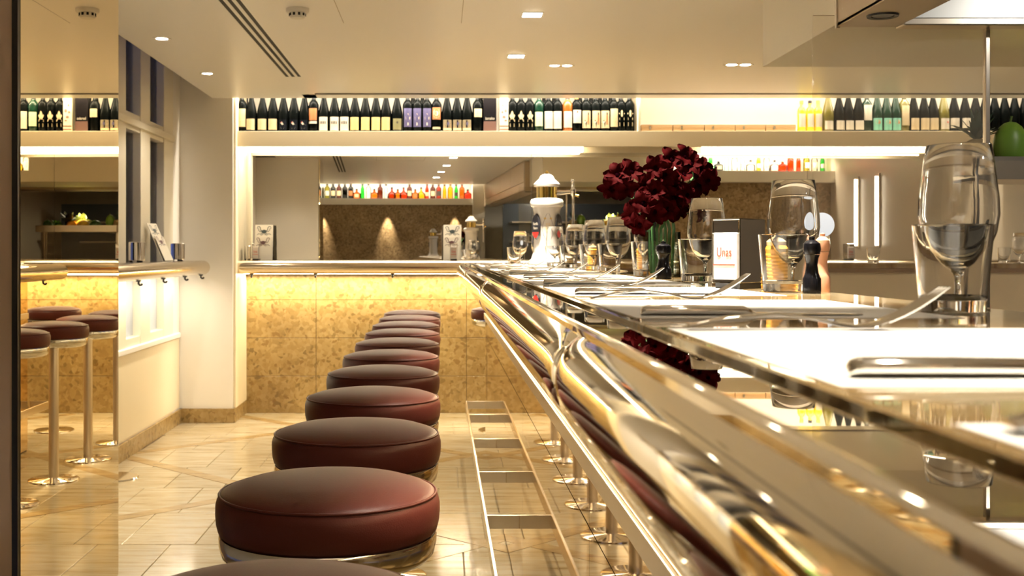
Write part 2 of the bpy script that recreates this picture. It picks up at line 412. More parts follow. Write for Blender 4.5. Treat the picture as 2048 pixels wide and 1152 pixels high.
# ================================================================== REAR SHELF AND LEDGES
SHZ, SHB = 2.066, 1.955
shelf = thing('wine_shelf', 'long cream wine shelf built in under the ceiling above the mirror', 'shelf', (0, 8.25, SHB))
box('shelf_board', M_CREAMP, shelf, -1.448, 4.6, .02, .62, .04, SHZ-SHB)
box('shelf_fascia', M_CREAMP, shelf, -1.448, 4.6, 0, .02, 0, SHZ-SHB, .002)
box('back_panel', M_WALLW, shelf, -1.448, 4.6, .46, .48, SHZ-SHB, .6)
for a, b in ((-1.44, 1.06), (1.95, 3.7)):
    box('light_strip', M_LED, shelf, a, b, .352+.03*max(0,a)/2, .40, -.006, .038)
box('shelf_divider', M_CREAMP, shelf, 1.41, 1.425, .0, .46, SHZ-SHB, .5)
def nose_ring(o0, zc, a, b, t0, t1, n, inset=0):
    pts = []
    for i in range(n+1):
        t = R(t0+(t1-t0)*i/n); pts.append((o0+(a-inset)*math.cos(t), zc-(b-inset)*math.sin(t)))
    return pts
def ledge(name, label, L, mlist):
    """ledge running along +X local, front towards -Y local, back at y=0"""
    t = thing(name, label, 'ledge', (0, 0, 0))
    prof = [(0.0, 1.144), (-.33, 1.144)]+[(-.335-.045*math.cos(R(q)), 1.096-.048*math.sin(R(q))) for q in range(-90, 91, 12)]+[(0, 1.048)]
    n = len(prof); V = [(0, y, z) for y, z in prof]+[(L, y, z) for y, z in prof]
    Fc = [(i, (i+1) % n, n+(i+1) % n, n+i) for i in range(n)]+[tuple(range(n))[::-1], tuple(range(n, 2*n))]
    autosmooth(mk('ledge_top', V, Fc, M_STEELW, t), 30)
    return t
M_STEELW = mat('satin_champagne_steel', (.70, .60, .44), .16, 1)
lg = ledge('rear_ledge', 'champagne metal ledge with rounded nose along the rear mirror wall', 6.0, None)
lg.location = (-1.462, 8.64, 0)
def hook(parent, x, y, z, rz=0):
    v, f = tube_vf([(0, 0, 0), (0, 0, -.020), (0, -.008, -.027), (0, -.016, -.026), (0, -.020, -.018)], .0065, 8)
    v2, f2 = vbox(-.014, .014, -.012, .012, -.008, .0)
    V, Fc = join([(v, f), (v2, f2)])
    return autosmooth(mk('coat_hook', V, Fc, M_BLACK, parent, loc=(x, y, z), rot=(0, 0, rz)), 40)
for x in (503, 631, 785):
    X = (x-VX)/(F_PX/8.33); hook(lg, X+1.462, -.30, 1.048)
box('light_strip', M_LED, lg, .04, 5.9, -.26, -.22, 1.044, 1.049)
# side ledge
lg2 = thing('side_ledge', 'champagne metal ledge with rounded end running below the window', 'ledge', (XL+.006, 8.06, 0))
prof = [(0.0, 1.144), (.19, 1.144)]+[(.19+.045*math.cos(R(q)), 1.096-.048*math.sin(R(q))) for q in range(-90, 91, 12)]+[(0, 1.048)]
n = len(prof); V = []; st = [(-4.0, 1), (-.045, 1), (-.03, .985), (-.015, .95), (-.005, .88), (0, .78)]
for y, sc in st:
    V += [(x*(1 if x < .1 else 1)-(1-sc)*.05*(x > .1), y, 1.096+(z-1.096)*sc) for x, z in prof]
Fc = [(k*n+i, k*n+(i+1) % n, (k+1)*n+(i+1) % n, (k+1)*n+i) for k in range(len(st)-1) for i in range(n)]+[tuple(range(n)), tuple(range((len(st)-1)*n, len(st)*n))[::-1]]
autosmooth(mk('ledge_top', V, Fc, M_STEELW, lg2), 35)
for x, y in ((275, 567), (325, 563), (368, 560), (400, 556)):
    s_ = (VX-x)/1.66; Y = F_PX/s_; hook(lg2, .18, Y-8.06, 1.048, R(90))
box('light_strip', M_LED, lg2, .10, .13, -4.0, -.12, 1.044, 1.049)

# ================================================================== BAR
bar = thing('bar_counter', 'long bar counter with polished steel nose, onyx top and mirrored front', 'bar counter', (0, 0, 0))
YN, YE = -1.0, 7.13       # near and far ends
XE = 3.9
# onyx slab pieces
box('counter_slab', M_ONYX, bar, .176, .61, YN, 2.30, 1.108, BARZ, .0015, seg=1)
box('counter_slab', M_ONYX, bar, .176, .61, 2.3012, 4.7, 1.108, BARZ, .0015, seg=1)
box('counter_slab', M_ONYX, bar, .176, .61, 4.7012, YE+.02, 1.108, BARZ, .0015, seg=1)
box('counter_slab', M_ONYX, bar, .6112, XE, 6.65, YE+.02, 1.108, BARZ, .0015, seg=1)
# nose profile, o = distance outwards from the reference line x = .2
def nose_prof(inset):
    P = [(.024, 1.133), (.066, 1.133), (.0705, 1.1322), (.073, 1.1300)]
    for i in range(29):
        t = R(-63+(175)*i/28)
        P.append((.2-(.146-(.042-inset)*math.cos(t)), 1.2-(.12+(.050-inset)*math.sin(t))))
    P.append((-.075, 1.034))
    return P
def nose_section(y0, y1, corner=False):
    ys = []
    yy = y0
    k = [0, .0015, .004, .008, .014, .022, .032, .045, .06, .08, .11, .16]
    L_ = y1-y0
    pts = sorted(set([y0+a for a in k]+([] if corner else [y1-a for a in k])+[y0+.16+(L_-.32)*i/6 for i in range(1, 6)]+([y1] if corner else [])))
    def ins(y):
        d = min(y-y0, 9 if corner else y1-y)
        return .0030*math.exp(-d/.030)+(.0012 if d < .001 else 0)
    V = []; n = None
    for y in pts:
        P = nose_prof(ins(y)); n = len(P)
        e = YE-.2+.2
        V += [(.2-o, y if not corner or y < y1 else YE+.02-.2+.176+o, z) for o, z in P]
    m_ = len(pts)
    if corner:
        P = nose_prof(0); V += [(XE, YE+.02-.2+.176+o, z) for o, z in P]; m_ += 1
    Fc = [(k_*n+i, k_*n+i+1, (k_+1)*n+i+1, (k_+1)*n+i) for k_ in range(m_-1) for i in range(n-1)]
    return autosmooth(mk('nose_section', V, Fc, M_STEEL, bar), 35)
joints = [YN, 1.08, 3.10, 5.12]
for a, b in zip(joints, joints[1:]): nose_section(a, b)
nose_section(5.12, YE, corner=True)
box('nose_strip', M_STRIP, bar, .134, .1758, YN, YE, 1.128, 1.1332)
# body and mirrored front
box('bar_body', mat('bar_carcass', (.10, .07, .04), .6), bar, .276, .58, YN, 6.98, .0, 1.10)
box('bar_body', mat('bar_carcass', (.10, .07, .04), .6), bar, .58, XE, 6.70, 6.98, .0, 1.10)
yj = [YN, .4, 2.1, 3.8, 5.5, 6.98]
for a, b in zip(yj, yj[1:]):
    box('front_panel', M_PANEL, bar, .270, .276, a+.0008, b-.0008, .703, 1.04)
    box('front_panel', M_PANEL, bar, .270, .276, a+.0008, b-.0008, .012, .700)
box('light_strip', M_LED, bar, .235, .255, YN, 6.9, 1.033, 1.036)
box('apron_strip', M_BRUSH, bar, .262, .270, YN, 6.98, .80, .835, .002)
box('inner_panel', mat('cream_inner_panel', (.80, .72, .58), .35), bar, .62, XE, 6.66, 6.70, 0, 1.105)
box('inner_trim', mat('brown_edge_trim', (.26, .17, .10), .3), bar, .62, XE, 6.645, 6.66, 1.085, 1.108)
box('end_panel', M_PANEL, bar, .276, XE, 6.98, 6.986, .012, 1.04)
hook(bar, .19, 7.02, 1.034, R(-90))
# footrest
M_SATIN = mat('satin_steel', (.86, .80, .70), .22, 1)
fr = box('footrest_rail', M_SATIN, bar, .150, .160, -.6, 7.02, .255, .300, .0015, seg=1)
for y in (.9, 1.6, 2.35, 3.15, 3.97, 4.76, 5.6, 6.44, 7.015):
    box('footrest_bracket', M_SATIN, bar, .158, .270, y-.005, y+.005, .253, .300, .001, seg=1)

# ================================================================== STOOLS
def make_stool(label):
    t = thing('bar_stool', label, 'stool', (0, 0, 0), 0, 'round leather bar stools along the bar')
    r = .18
    cush = lathe('seat_cushion', [(0, .838), (.05, .8375), (.10, .8345), (.14, .8285), (.162, .8215), (.171, .8165), (.1735, .8135), (.1745, .8110), (.1775, .807), (.1798, .798), (.180, .785), (.1788, .770), (.1755, .757), (.169, .750), (0, .750)], M_LEATHER, t, 56, ang=60)
    v, f = tube_vf([(.1738*math.cos(2*PI*i/48), .1738*math.sin(2*PI*i/48), .8148) for i in range(49)], .0024, 6, False)
    autosmooth(mk('piping', v, f, M_LEATHER, cush), 80)
    lathe('seat_ring', [(0, .751), (.1735, .751), (.175, .7475), (.1745, .735), (.171, .720), (.163, .711), (.150, .706), (0, .706)], mat('ring_steel', (.62, .62, .60), .14, 1), t, 48)
    lathe('post', [(.0255, .706), (.0255, .012)], M_BRUSH, t, 20)
    lathe('base_plate', [(0, .016), (.03, .016), (.034, .013), (.125, .010), (.131, .007), (.132, 0), (0, 0)], M_CHROME, t, 40)
    return t
st0 = None
for k in range(-1, 10):
    lab = f'oxblood leather bar stool, {ORD[k+1]} in the row from the viewer' if k < 9 else 'oxblood leather bar stool at the far end of the row, next to the stone wall'
    Y = 1.87+.604*k
    if st0 is None: st0 = make_stool(lab); st0.location = (-.18, Y, 0)
    else: dup(st0, (-.18+random.uniform(-.003, .003), Y, 0), lab, random.uniform(0, 6))
dup(st0, (.385, 7.80, 0), 'oxblood leather bar stool standing alone round the end of the bar', 1.0)
dup(st0, (1.02, 7.80, 0), 'oxblood leather bar stool behind the end of the bar, out past its corner', 2.0)
pl = lathe('floor_plate', [(0, .006), (.125, .006), (.13, 0), (0, 0)], M_CHROME, None, 32, loc=(-1.74, 6.17, .001))
tag(pl, 'round steel plate on the floor beside the mirrored pillar', 'floor plate')

# ================================================================== CEILING FIXTURES
def downlight(name, X, Y, label, power, size=95, sq=False, group=None, z=ZC, rad=.03):
    t = thing(name, label, 'downlight', (X, Y, z), 0, group)
    if sq:
        box('trim_frame', M_WHITE, t, -.05, .05, -.05, .05, -.003, .0, .001, seg=1)
        for i in (-1, 0, 1): box('lamp_louvre', M_LAMP, t, -.042, .042, i*.030-.009, i*.030+.009, -.0045, -.003)
    else:
        lathe('trim_ring', [(.030, -.001), (.046, -.004), (.048, 0)], M_WHITE, t, 28)
        lathe('lamp_lens', [(0, -.002), (.030, -.001)], M_LAMP, t, 20)
    spot(name+'_light', (0, 0, -.008), (0, 0, -1), power, size, .7, rad, parent=t)
    return t
for i, Y in enumerate((.6, 1.75, 2.9, 4.1, 5.3, 6.42)):
    downlight('square_downlight', .42, Y, f'small three-bar square downlight over the bar, {ORD[5-i]} from the bottle shelf', 70 if Y < 1 else 230, 48, True, 'square downlights over the bar')
for i, Y in enumerate((1.3, 2.45, 3.6, 4.75, 5.9, 7.05)):
    if i < 3: continue
    downlight('recessed_downlight', -1.42, Y, f'small round downlight in the ceiling by the window, {ORD[5-i]} from the bottle shelf', 13, 120, False, 'round downlights by the window')
for i, (X, Y) in enumerate(((.667, 6.75), (.735, 6.75), (1.69, 6.72), (1.77, 6.72))):
    downlight('round_downlight', X, Y, ['twin downlight above the bar corner, half nearer the beer tap', 'twin downlight above the bar corner, half nearer the flowers', 'twin downlight by the bulkhead, half nearer the flowers', 'twin downlight by the bulkhead, half farther from the flowers'][i], 30, 110, False, 'paired downlights over the bar corner')
sd = thing('smoke_detector', 'white round smoke detector on the pale ceiling', 'smoke detector', (-.64, 5.18, ZC))
lathe('mount', [(.052, 0), (.052, -.012), (.047, -.018), (0, -.018)], M_WHITE, sd, 28)
lathe('sensor_head', [(.036, -.018), (.036, -.034), (.030, -.042), (0, -.044)], M_WHITE, sd, 24)
for k in range(10):
    a = 2*PI*k/10; box('vent', M_SLOT, sd, -.005, .005, -.002, .002, -.033, -.021, loc=(.0362*math.cos(a), .0362*math.sin(a), 0), rot=(0, 0, a+PI/2))

# ================================================================== HOOD AND KITCHEN SIDE
hood = thing('extractor_hood', 'large steel kitchen extractor hood with cream sides hanging over the pass', 'extractor hood', (0, 0, 0))
M_HOOD = mat('tan_hood_panel', (.56, .44, .30), .35)
hy = [-1.2, .0, 1.2, 2.4, 3.75]
for a, b in zip(hy, hy[1:]):
    box('side_panel', M_HOOD, hood, 1.285, 1.297, a+.002, b-.002, 2.04, 2.283, .002, seg=1)
    box('side_panel', M_HOOD, hood, 1.285, 1.297, a+.002, b-.002, 1.932, 2.036, .002, seg=1)
    for yy in (a+.05, b-.05):
        for zz in (1.98, 2.06): lathe('screw', [(0, 0), (.006, .001), (.007, .004)], M_BRUSH, hood, 10, loc=(1.2846, yy, zz), rot=(0, R(90), 0))
box('lower_lip', M_HOOD, hood, 1.285, 1.478, -1.2, 3.75, 1.93, 1.945, .003)
box('corner_post', M_BRUSH, hood, 1.278, 1.292, 3.742, 3.756, 1.925, 2.283, .002)
box('inner_wall', M_BRUSH, hood, 1.470, 1.478, -1.2, 3.74, 1.945, 2.27)
box('end_sheet', mat('bright_sheet_steel', (.78, .80, .80), .38, .45), hood, 1.478, 4.2, 3.70, 3.72, 1.95, 2.28)
box('end_lip', M_BRUSH, hood, 1.478, 4.2, 3.69, 3.76, 1.925, 1.950, .004)
box('end_cover', M_HOOD, hood, 1.297, 4.2, 3.742, 3.756, 1.945, 2.28)
lathe('screw', [(0, 0), (.008, .001), (.009, .005)], M_BRUSH, hood, 12, loc=(1.93, 3.695, 2.02), rot=(R(90), 0, 0))
lathe('downlight_ring', [(.030, .02), (.034, -.004), (.046, -.006), (.048, 0)], M_BLACK, hood, 28, loc=(1.36, 3.56, 1.93))
lathe('downlight_lens', [(0, 0), (.03, -.002)], M_DARKST, hood, 20, loc=(1.36, 3.56, 1.929))
for y_, p_w in ((.6, 14), (2.9, 6)): spot('hood_light', (2.2, y_, 2.22), (2.2, y_, 0), p_w, 176, .3, .04, (1, .93, .82), parent=hood)
# glass screen under the hood
scr = thing('glass_screen', 'hazy glass screen with slim steel post hanging below the hood', 'glass screen', (0, 0, 0))
box('screen_pane', M_SCREEN, scr, 1.215, 1.775, 3.775, 3.783, .93, 1.974)
box('screen_pane', M_SCREEN, scr, 1.79, 2.75, 3.775, 3.783, .93, 1.50)
box('screen_post', M_BRUSH, scr, 1.775, 1.790, 3.768, 3.79, .93, 1.93, .002)
# kitchen counters
kc = thing('kitchen_counter', 'steel kitchen counter below the fruit tray', 'counter', (0, 0, 0))
box('worktop', M_BRUSH, kc, 1.15, 2.9, 3.45, 4.25, .89, .93, .004)
for x in (1.2, 2.85):
    for y in (3.5, 4.2): box('leg', M_BRUSH, kc, x-.02, x+.02, y-.02, y+.02, 0, .89)
box('under_shelf', M_DARKST, kc, 1.2, 2.85, 3.5, 4.2, .30, .33)
rg = thing('kitchen_range', 'dark steel cooking range against the kitchen back wall', 'cooker', (0, 0, 0))
box('range_body', M_DARKST, rg, 1.5, 3.9, -.3, .45, .0, .92, .01)
box('back_splash', M_DARKST, rg, 1.5, 4.2, -.42, -.34, .0, 1.95)
for i in range(4): lathe('burner', [(.10, .0), (.11, .012), (.09, .02), (.03, .02), (0, .022)], M_BLACK, rg, 20, loc=(1.85+.5*i, .1, .92))
for i in range(4): lathe('knob', [(.02, 0), (.02, .025), (0, .027)], M_CHROME, rg, 14, loc=(1.85+.5*i, .45, .82), rot=(R(-90), 0, 0))
for z in (1.35, 1.65): box('range_shelf', M_BRUSH, rg, 1.6, 3.8, -.34, -.05, z, z+.02)
for i, (x, h, r) in enumerate(((1.8, .12, .10), (2.1, .16, .08), (2.45, .10, .12), (2.85, .14, .09), (3.2, .18, .10))):
    p_ = thing('cooking_pot', ['wide steel pot at the start of the range shelf', 'narrow tall steel pot on the range shelf', 'low wide steel pan on the range shelf', 'medium steel pot on the range shelf', 'tallest steel stockpot on the range shelf'][i], 'pot', (x, -.2, 1.37), 0, 'pots on the range shelf')
    lathe('pot_body', [(0, .003), (r, 0), (r, h), (r+.006, h+.003), (r-.004, h), (r-.004, .006), (0, .006)], M_CHROME, p_, 28)
    tube('handle', [(r, 0, h*.7), (r+.05, 0, h*.75), (r+.16, 0, h*.8)], .007, M_BRUSH, p_)
for x_ in (3.05, 3.55):
    fx = thing('tube_lamp', f'upright bright tube lamp on the kitchen side wall, {"nearer" if x_ < 3.2 else "farther"} of the pair', 'lamp', (4.58, x_+2.4, 1.25), 0, 'upright tube lamps')
    box('lamp_backing', M_BRUSH, fx, 0, .02, -.03, .03, 0, .75, .002)
    lathe('lamp_tube', [(0, .02), (.012, .02), (.012, .72), (0, .72)], mat('tube_lamp_glow', (1, 1, 1), .3, emit=(1, .9, .75), estr=4), fx, 12, loc=(-.014, 0, 0))

# ================================================================== fruit tray
tray = thing('fruit_tray', 'long steel display tray for fruit and vegetables held on posts', 'tray', (2.28, 3.92, 1.44))
box('tray_floor', M_BRUSH, tray, -.48, .48, -.12, .16, 0, .01)
for a in ((-.48, .48, -.125, -.118), (-.48, .48, .158, .165)): box('tray_side', M_BRUSH, tray, a[0], a[1], a[2], a[3], 0, .075)
for a in (-.48, .474): box('tray_end', M_BRUSH, tray, a, a+.006, -.12, .16, 0, .075)
for a in (-.44, .44): box('tray_post', M_BRUSH, tray, a-.012, a+.012, 0, .024, -.51, 0)
def fruit(name, label, cat, x, y, z, r, m, sz=1.0, parent=None):
    t = thing(name, label, cat, (x, y, z), random.uniform(0, 6), 'fruit and vegetables in the display tray')
    prof = [(0, 0)]+[(r*math.sin(PI*i/10)*(1-.12*math.cos(PI*i/10)), r*sz*(1-math.cos(PI*i/10))) for i in range(1, 10)]+[(0, 2*r*sz)]
    lathe('fruit_body', prof, m, t, 20)
    tube('stalk', [(0, 0, 2*r*sz-.003), (.004, 0, 2*r*sz+.018)], .004, mat('stalk_green', (.10, .16, .03), .6), t, 6)
    return t
Z0 = 1.451
M_GREENF = mat('green_fruit_skin', (.15, .30, .035), .4); M_YEL = mat('yellow_fruit_skin', (.80, .52, .05), .4); M_DKG = mat('dark_green_skin', (.04, .12, .03), .4)
M_LET = mat('pale_lettuce', (.70, .80, .35), .5); M_ORA = mat('orange_skin', (.85, .35, .03), .45); M_AUB = mat('aubergine_skin', (.03, .012, .04), .2)
fruit('papaya', 'green and yellow papaya standing in the tray beside the pineapple', 'fruit', 1.93, 3.92, Z0, .055, M_GREENF, 1.75)
fruit('melon', 'yellow melon in the middle of the display tray', 'fruit', 2.25, 3.95, Z0, .075, M_YEL, .9)
fruit('squash', 'orange squash beside the melon in the display tray', 'fruit', 2.36, 4.0, Z0, .06, M_ORA, 1.0)
fruit('cabbage', 'dark green cabbage near the pineapple in the display tray', 'vegetable', 2.09, 3.97, Z0, .07, M_DKG, .9)
fruit('lime', 'green lime near the end of the display tray', 'fruit', 2.50, 4.02, Z0, .04, M_GREENF, 1.1)
fruit('aubergine', 'dark purple aubergine behind the squash in the display tray', 'vegetable', 2.44, 3.88, Z0, .05, M_AUB, 2.0)
fruit('avocado', 'dark green avocado at the last end of the display tray', 'fruit', 2.66, 3.98, Z0, .05, M_DKG, 1.3)
def leafy(name, label, x, y, z, r, m, n, h, cat='vegetable', rng=1, w=.35):
    rr = random.Random(rng); parts = []
    for i in range(n):
        a = rr.uniform(0, 2*PI); tl = rr.uniform(.2, 1.1); L_ = h*rr.uniform(.7, 1.1); wd = L_*w
        d = Vector((math.cos(a)*math.sin(tl), math.sin(a)*math.sin(tl), math.cos(tl))); sd_ = d.cross(Vector((0, 0, 1))).normalized()
        pts = []
        for j in range(5):
            q = j/4; c = d*L_*q+Vector((0, 0, -.25*L_*q*q*math.sin(tl))); ww = wd*math.sin(PI*min(.98, .12+.86*q))*.5
            pts += [tuple(c-sd_*ww+Vector((0, 0, .15*ww))), tuple(c-Vector((0, 0, .15*ww))), tuple(c+sd_*ww+Vector((0, 0, .15*ww)))]
        parts.append((pts, [(3*j+k, 3*j+k+1, 3*j+4+k, 3*j+3+k) for j in range(4) for k in range(2)]))
    v, f = join(parts); t = thing(name, label, cat, (x, y, z), 0, 'fruit and vegetables in the display tray')
    autosmooth(mk('leaves', v, f, m, t), 70)
    return t
lt = leafy('lettuce', 'brightly lit pale green lettuce in the middle of the tray', 2.30, 3.86, Z0+.09, .1, M_LET, 34, .13, w=.8)
lathe('heart', [(0, 0), (.05, .02), (.06, .05), (.04, .09), (0, .1)], M_LET, lt, 16, loc=(0, 0, -.04))
pa = leafy('pineapple', 'pineapple with spiky grey green crown at the end of the tray by the screen post', 1.83, 3.95, Z0+.13, .1, mat('pineapple_leaf', (.06, .10, .07), .5), 26, .12, 'fruit', 3, .16)
lathe('fruit_body', [(0, 0), (.035, .005), (.052, .04), (.055, .08), (.045, .12), (.02, .135), (0, .137)], mat('pineapple_skin', (.40, .30, .16), .6), pa, 20, loc=(0, 0, -.13))
leafy('chard', 'dark leafy chard bunch standing behind the lettuce', 2.40, 3.99, Z0+.1, .1, mat('chard_leaf', (.03, .035, .03), .4), 26, .16, rng=5, w=.5)
leafy('herb_bunch', 'fresh green herb bunch near the end of the tray', 2.57, 3.93, Z0+.02, .1, mat('herb_leaf', (.14, .34, .05), .5), 26, .13, rng=8, w=.5)
spot('tray_spot', (2.30, 3.93, 1.965), (2.30, 3.88, 1.5), 50, 34, .4, .02)

# ================================================================== BOTTLES
def cyl_patch(r, u0, u1, z0, z1, n=8):
    V, Fc = [], []
    for i in range(n+1):
        a = (u0+(u1-u0)*i/n)/r; V += [(r*math.sin(a), -r*math.cos(a), z0), (r*math.sin(a), -r*math.cos(a), z1)]
    for i in range(n): Fc.append((2*i, 2*i+2, 2*i+3, 2*i+1))
    return V, Fc
def poly_patch(r, pts):
    return [(r*math.sin(u/r), -r*math.cos(u/r), z) for u, z in pts], [tuple(range(len(pts)))]
M_BGLASS = mat('dark_bottle_glass', (.0025, .0032, .003), .15, spec=.04)
M_GGLASS = mat('green_bottle_glass', (.004, .020, .011), .10, spec=.2)
M_OLIVE = mat('olive_bottle_glass', (.10, .085, .012), .12, spec=.35)
M_AMBER = mat('amber_bottle_glass', (.20, .06, .01), .12, spec=.35)
M_CAPB = mat('black_capsule', (.008, .008, .010), .35); M_CAPR = mat('red_capsule', (.18, .02, .015), .35); M_CAPG = mat('gold_capsule', (.30, .14, .03), .35)
M_LCREAM = mat('cream_label_paper', (.46, .365, .22), .6); M_LWHITE = mat('white_label_paper', (.50, .455, .375), .6); M_LYEL = mat('straw_label_paper', (.44, .345, .14), .6)
M_LPURP = mat('purple_label_paper', (.05, .042, .11), .6); M_LORNG = mat('orange_label_paper', (.36, .11, .03), .6); M_LOLIV = mat('olive_label_paper', (.13, .12, .05), .6)
M_LGREEN = mat('pale_green_label_paper', (.48, .52, .34), .6); M_LTEAL = mat('teal_label_paper', (.16, .42, .32), .6); M_INK = mat('label_ink', (.03, .025, .02), .6)
M_INKRED = mat('red_print', (.50, .05, .03), .6); M_GOLD = mat('gold_print', (.62, .42, .12), .4); M_LDARK = mat('dark_label_paper', (.004, .005, .008), .5, spec=.05)
PROF = {
 'bordeaux': (.0372, [(0, .004), (.034, 0), (.0372, .004), (.0372, .188), (.0355, .200), (.028, .216), (.018, .228), (.0145, .236), (.0140, .296), (.0150, .297), (.0150, .302), (0, .302)]),
 'burgundy': (.0400, [(0, .004), (.037, 0), (.0400, .004), (.0400, .125), (.0385, .145), (.033, .172), (.025, .205), (.0185, .232), (.0150, .255), (.0145, .296), (.0155, .297), (.0155, .302), (0, .302)]),
}
def wine_bottle(kind, glass, cap, labels, decals, label, group):
    """labels: (mat,u half width,z0,z1); decals: (mat, list of polys)"""
    t = thing('wine_bottle', label, 'bottle', (0, 0, 0), 0, group)
    r, pr = PROF[kind]; lathe('bottle_glass', pr, glass, t, 20)
    lathe('capsule', [(.0150, .236 if kind == 'bordeaux' else .262), (.0152, .296), (.0160, .2975), (.0160, .303), (0, .3035)], cap, t, 16)
    for (m, hw, z0, z1) in labels:
        v, f = cyl_patch(r+.0005, -hw, hw, z0, z1, 10); autosmooth(mk('paper_label', v, f, m, t), 60)
    if decals:
        for m, polys in decals:
            v, f = join([poly_patch(r+.0010, p) for p in polys]); mk('label_print', v, f, m, t)
    return t
def rect(u0, u1, z0, z1): return [(u0, z0), (u1, z0), (u1, z1), (u0, z1)]
def lines(n, z0, z1, hw, th=.0025):
    return [rect(-hw*(1 if i % 2 else .8), hw*(1 if i % 3 else .7), z0+(z1-z0)*i/max(1, n-1), z0+(z1-z0)*i/max(1, n-1)+th) for i in range(n)]
def ell(u, z, a, b, n=14): return [(u+a*math.cos(2*PI*i/n), z+b*math.sin(2*PI*i/n)) for i in range(n)]
G = 'wine bottles on the upper shelf'
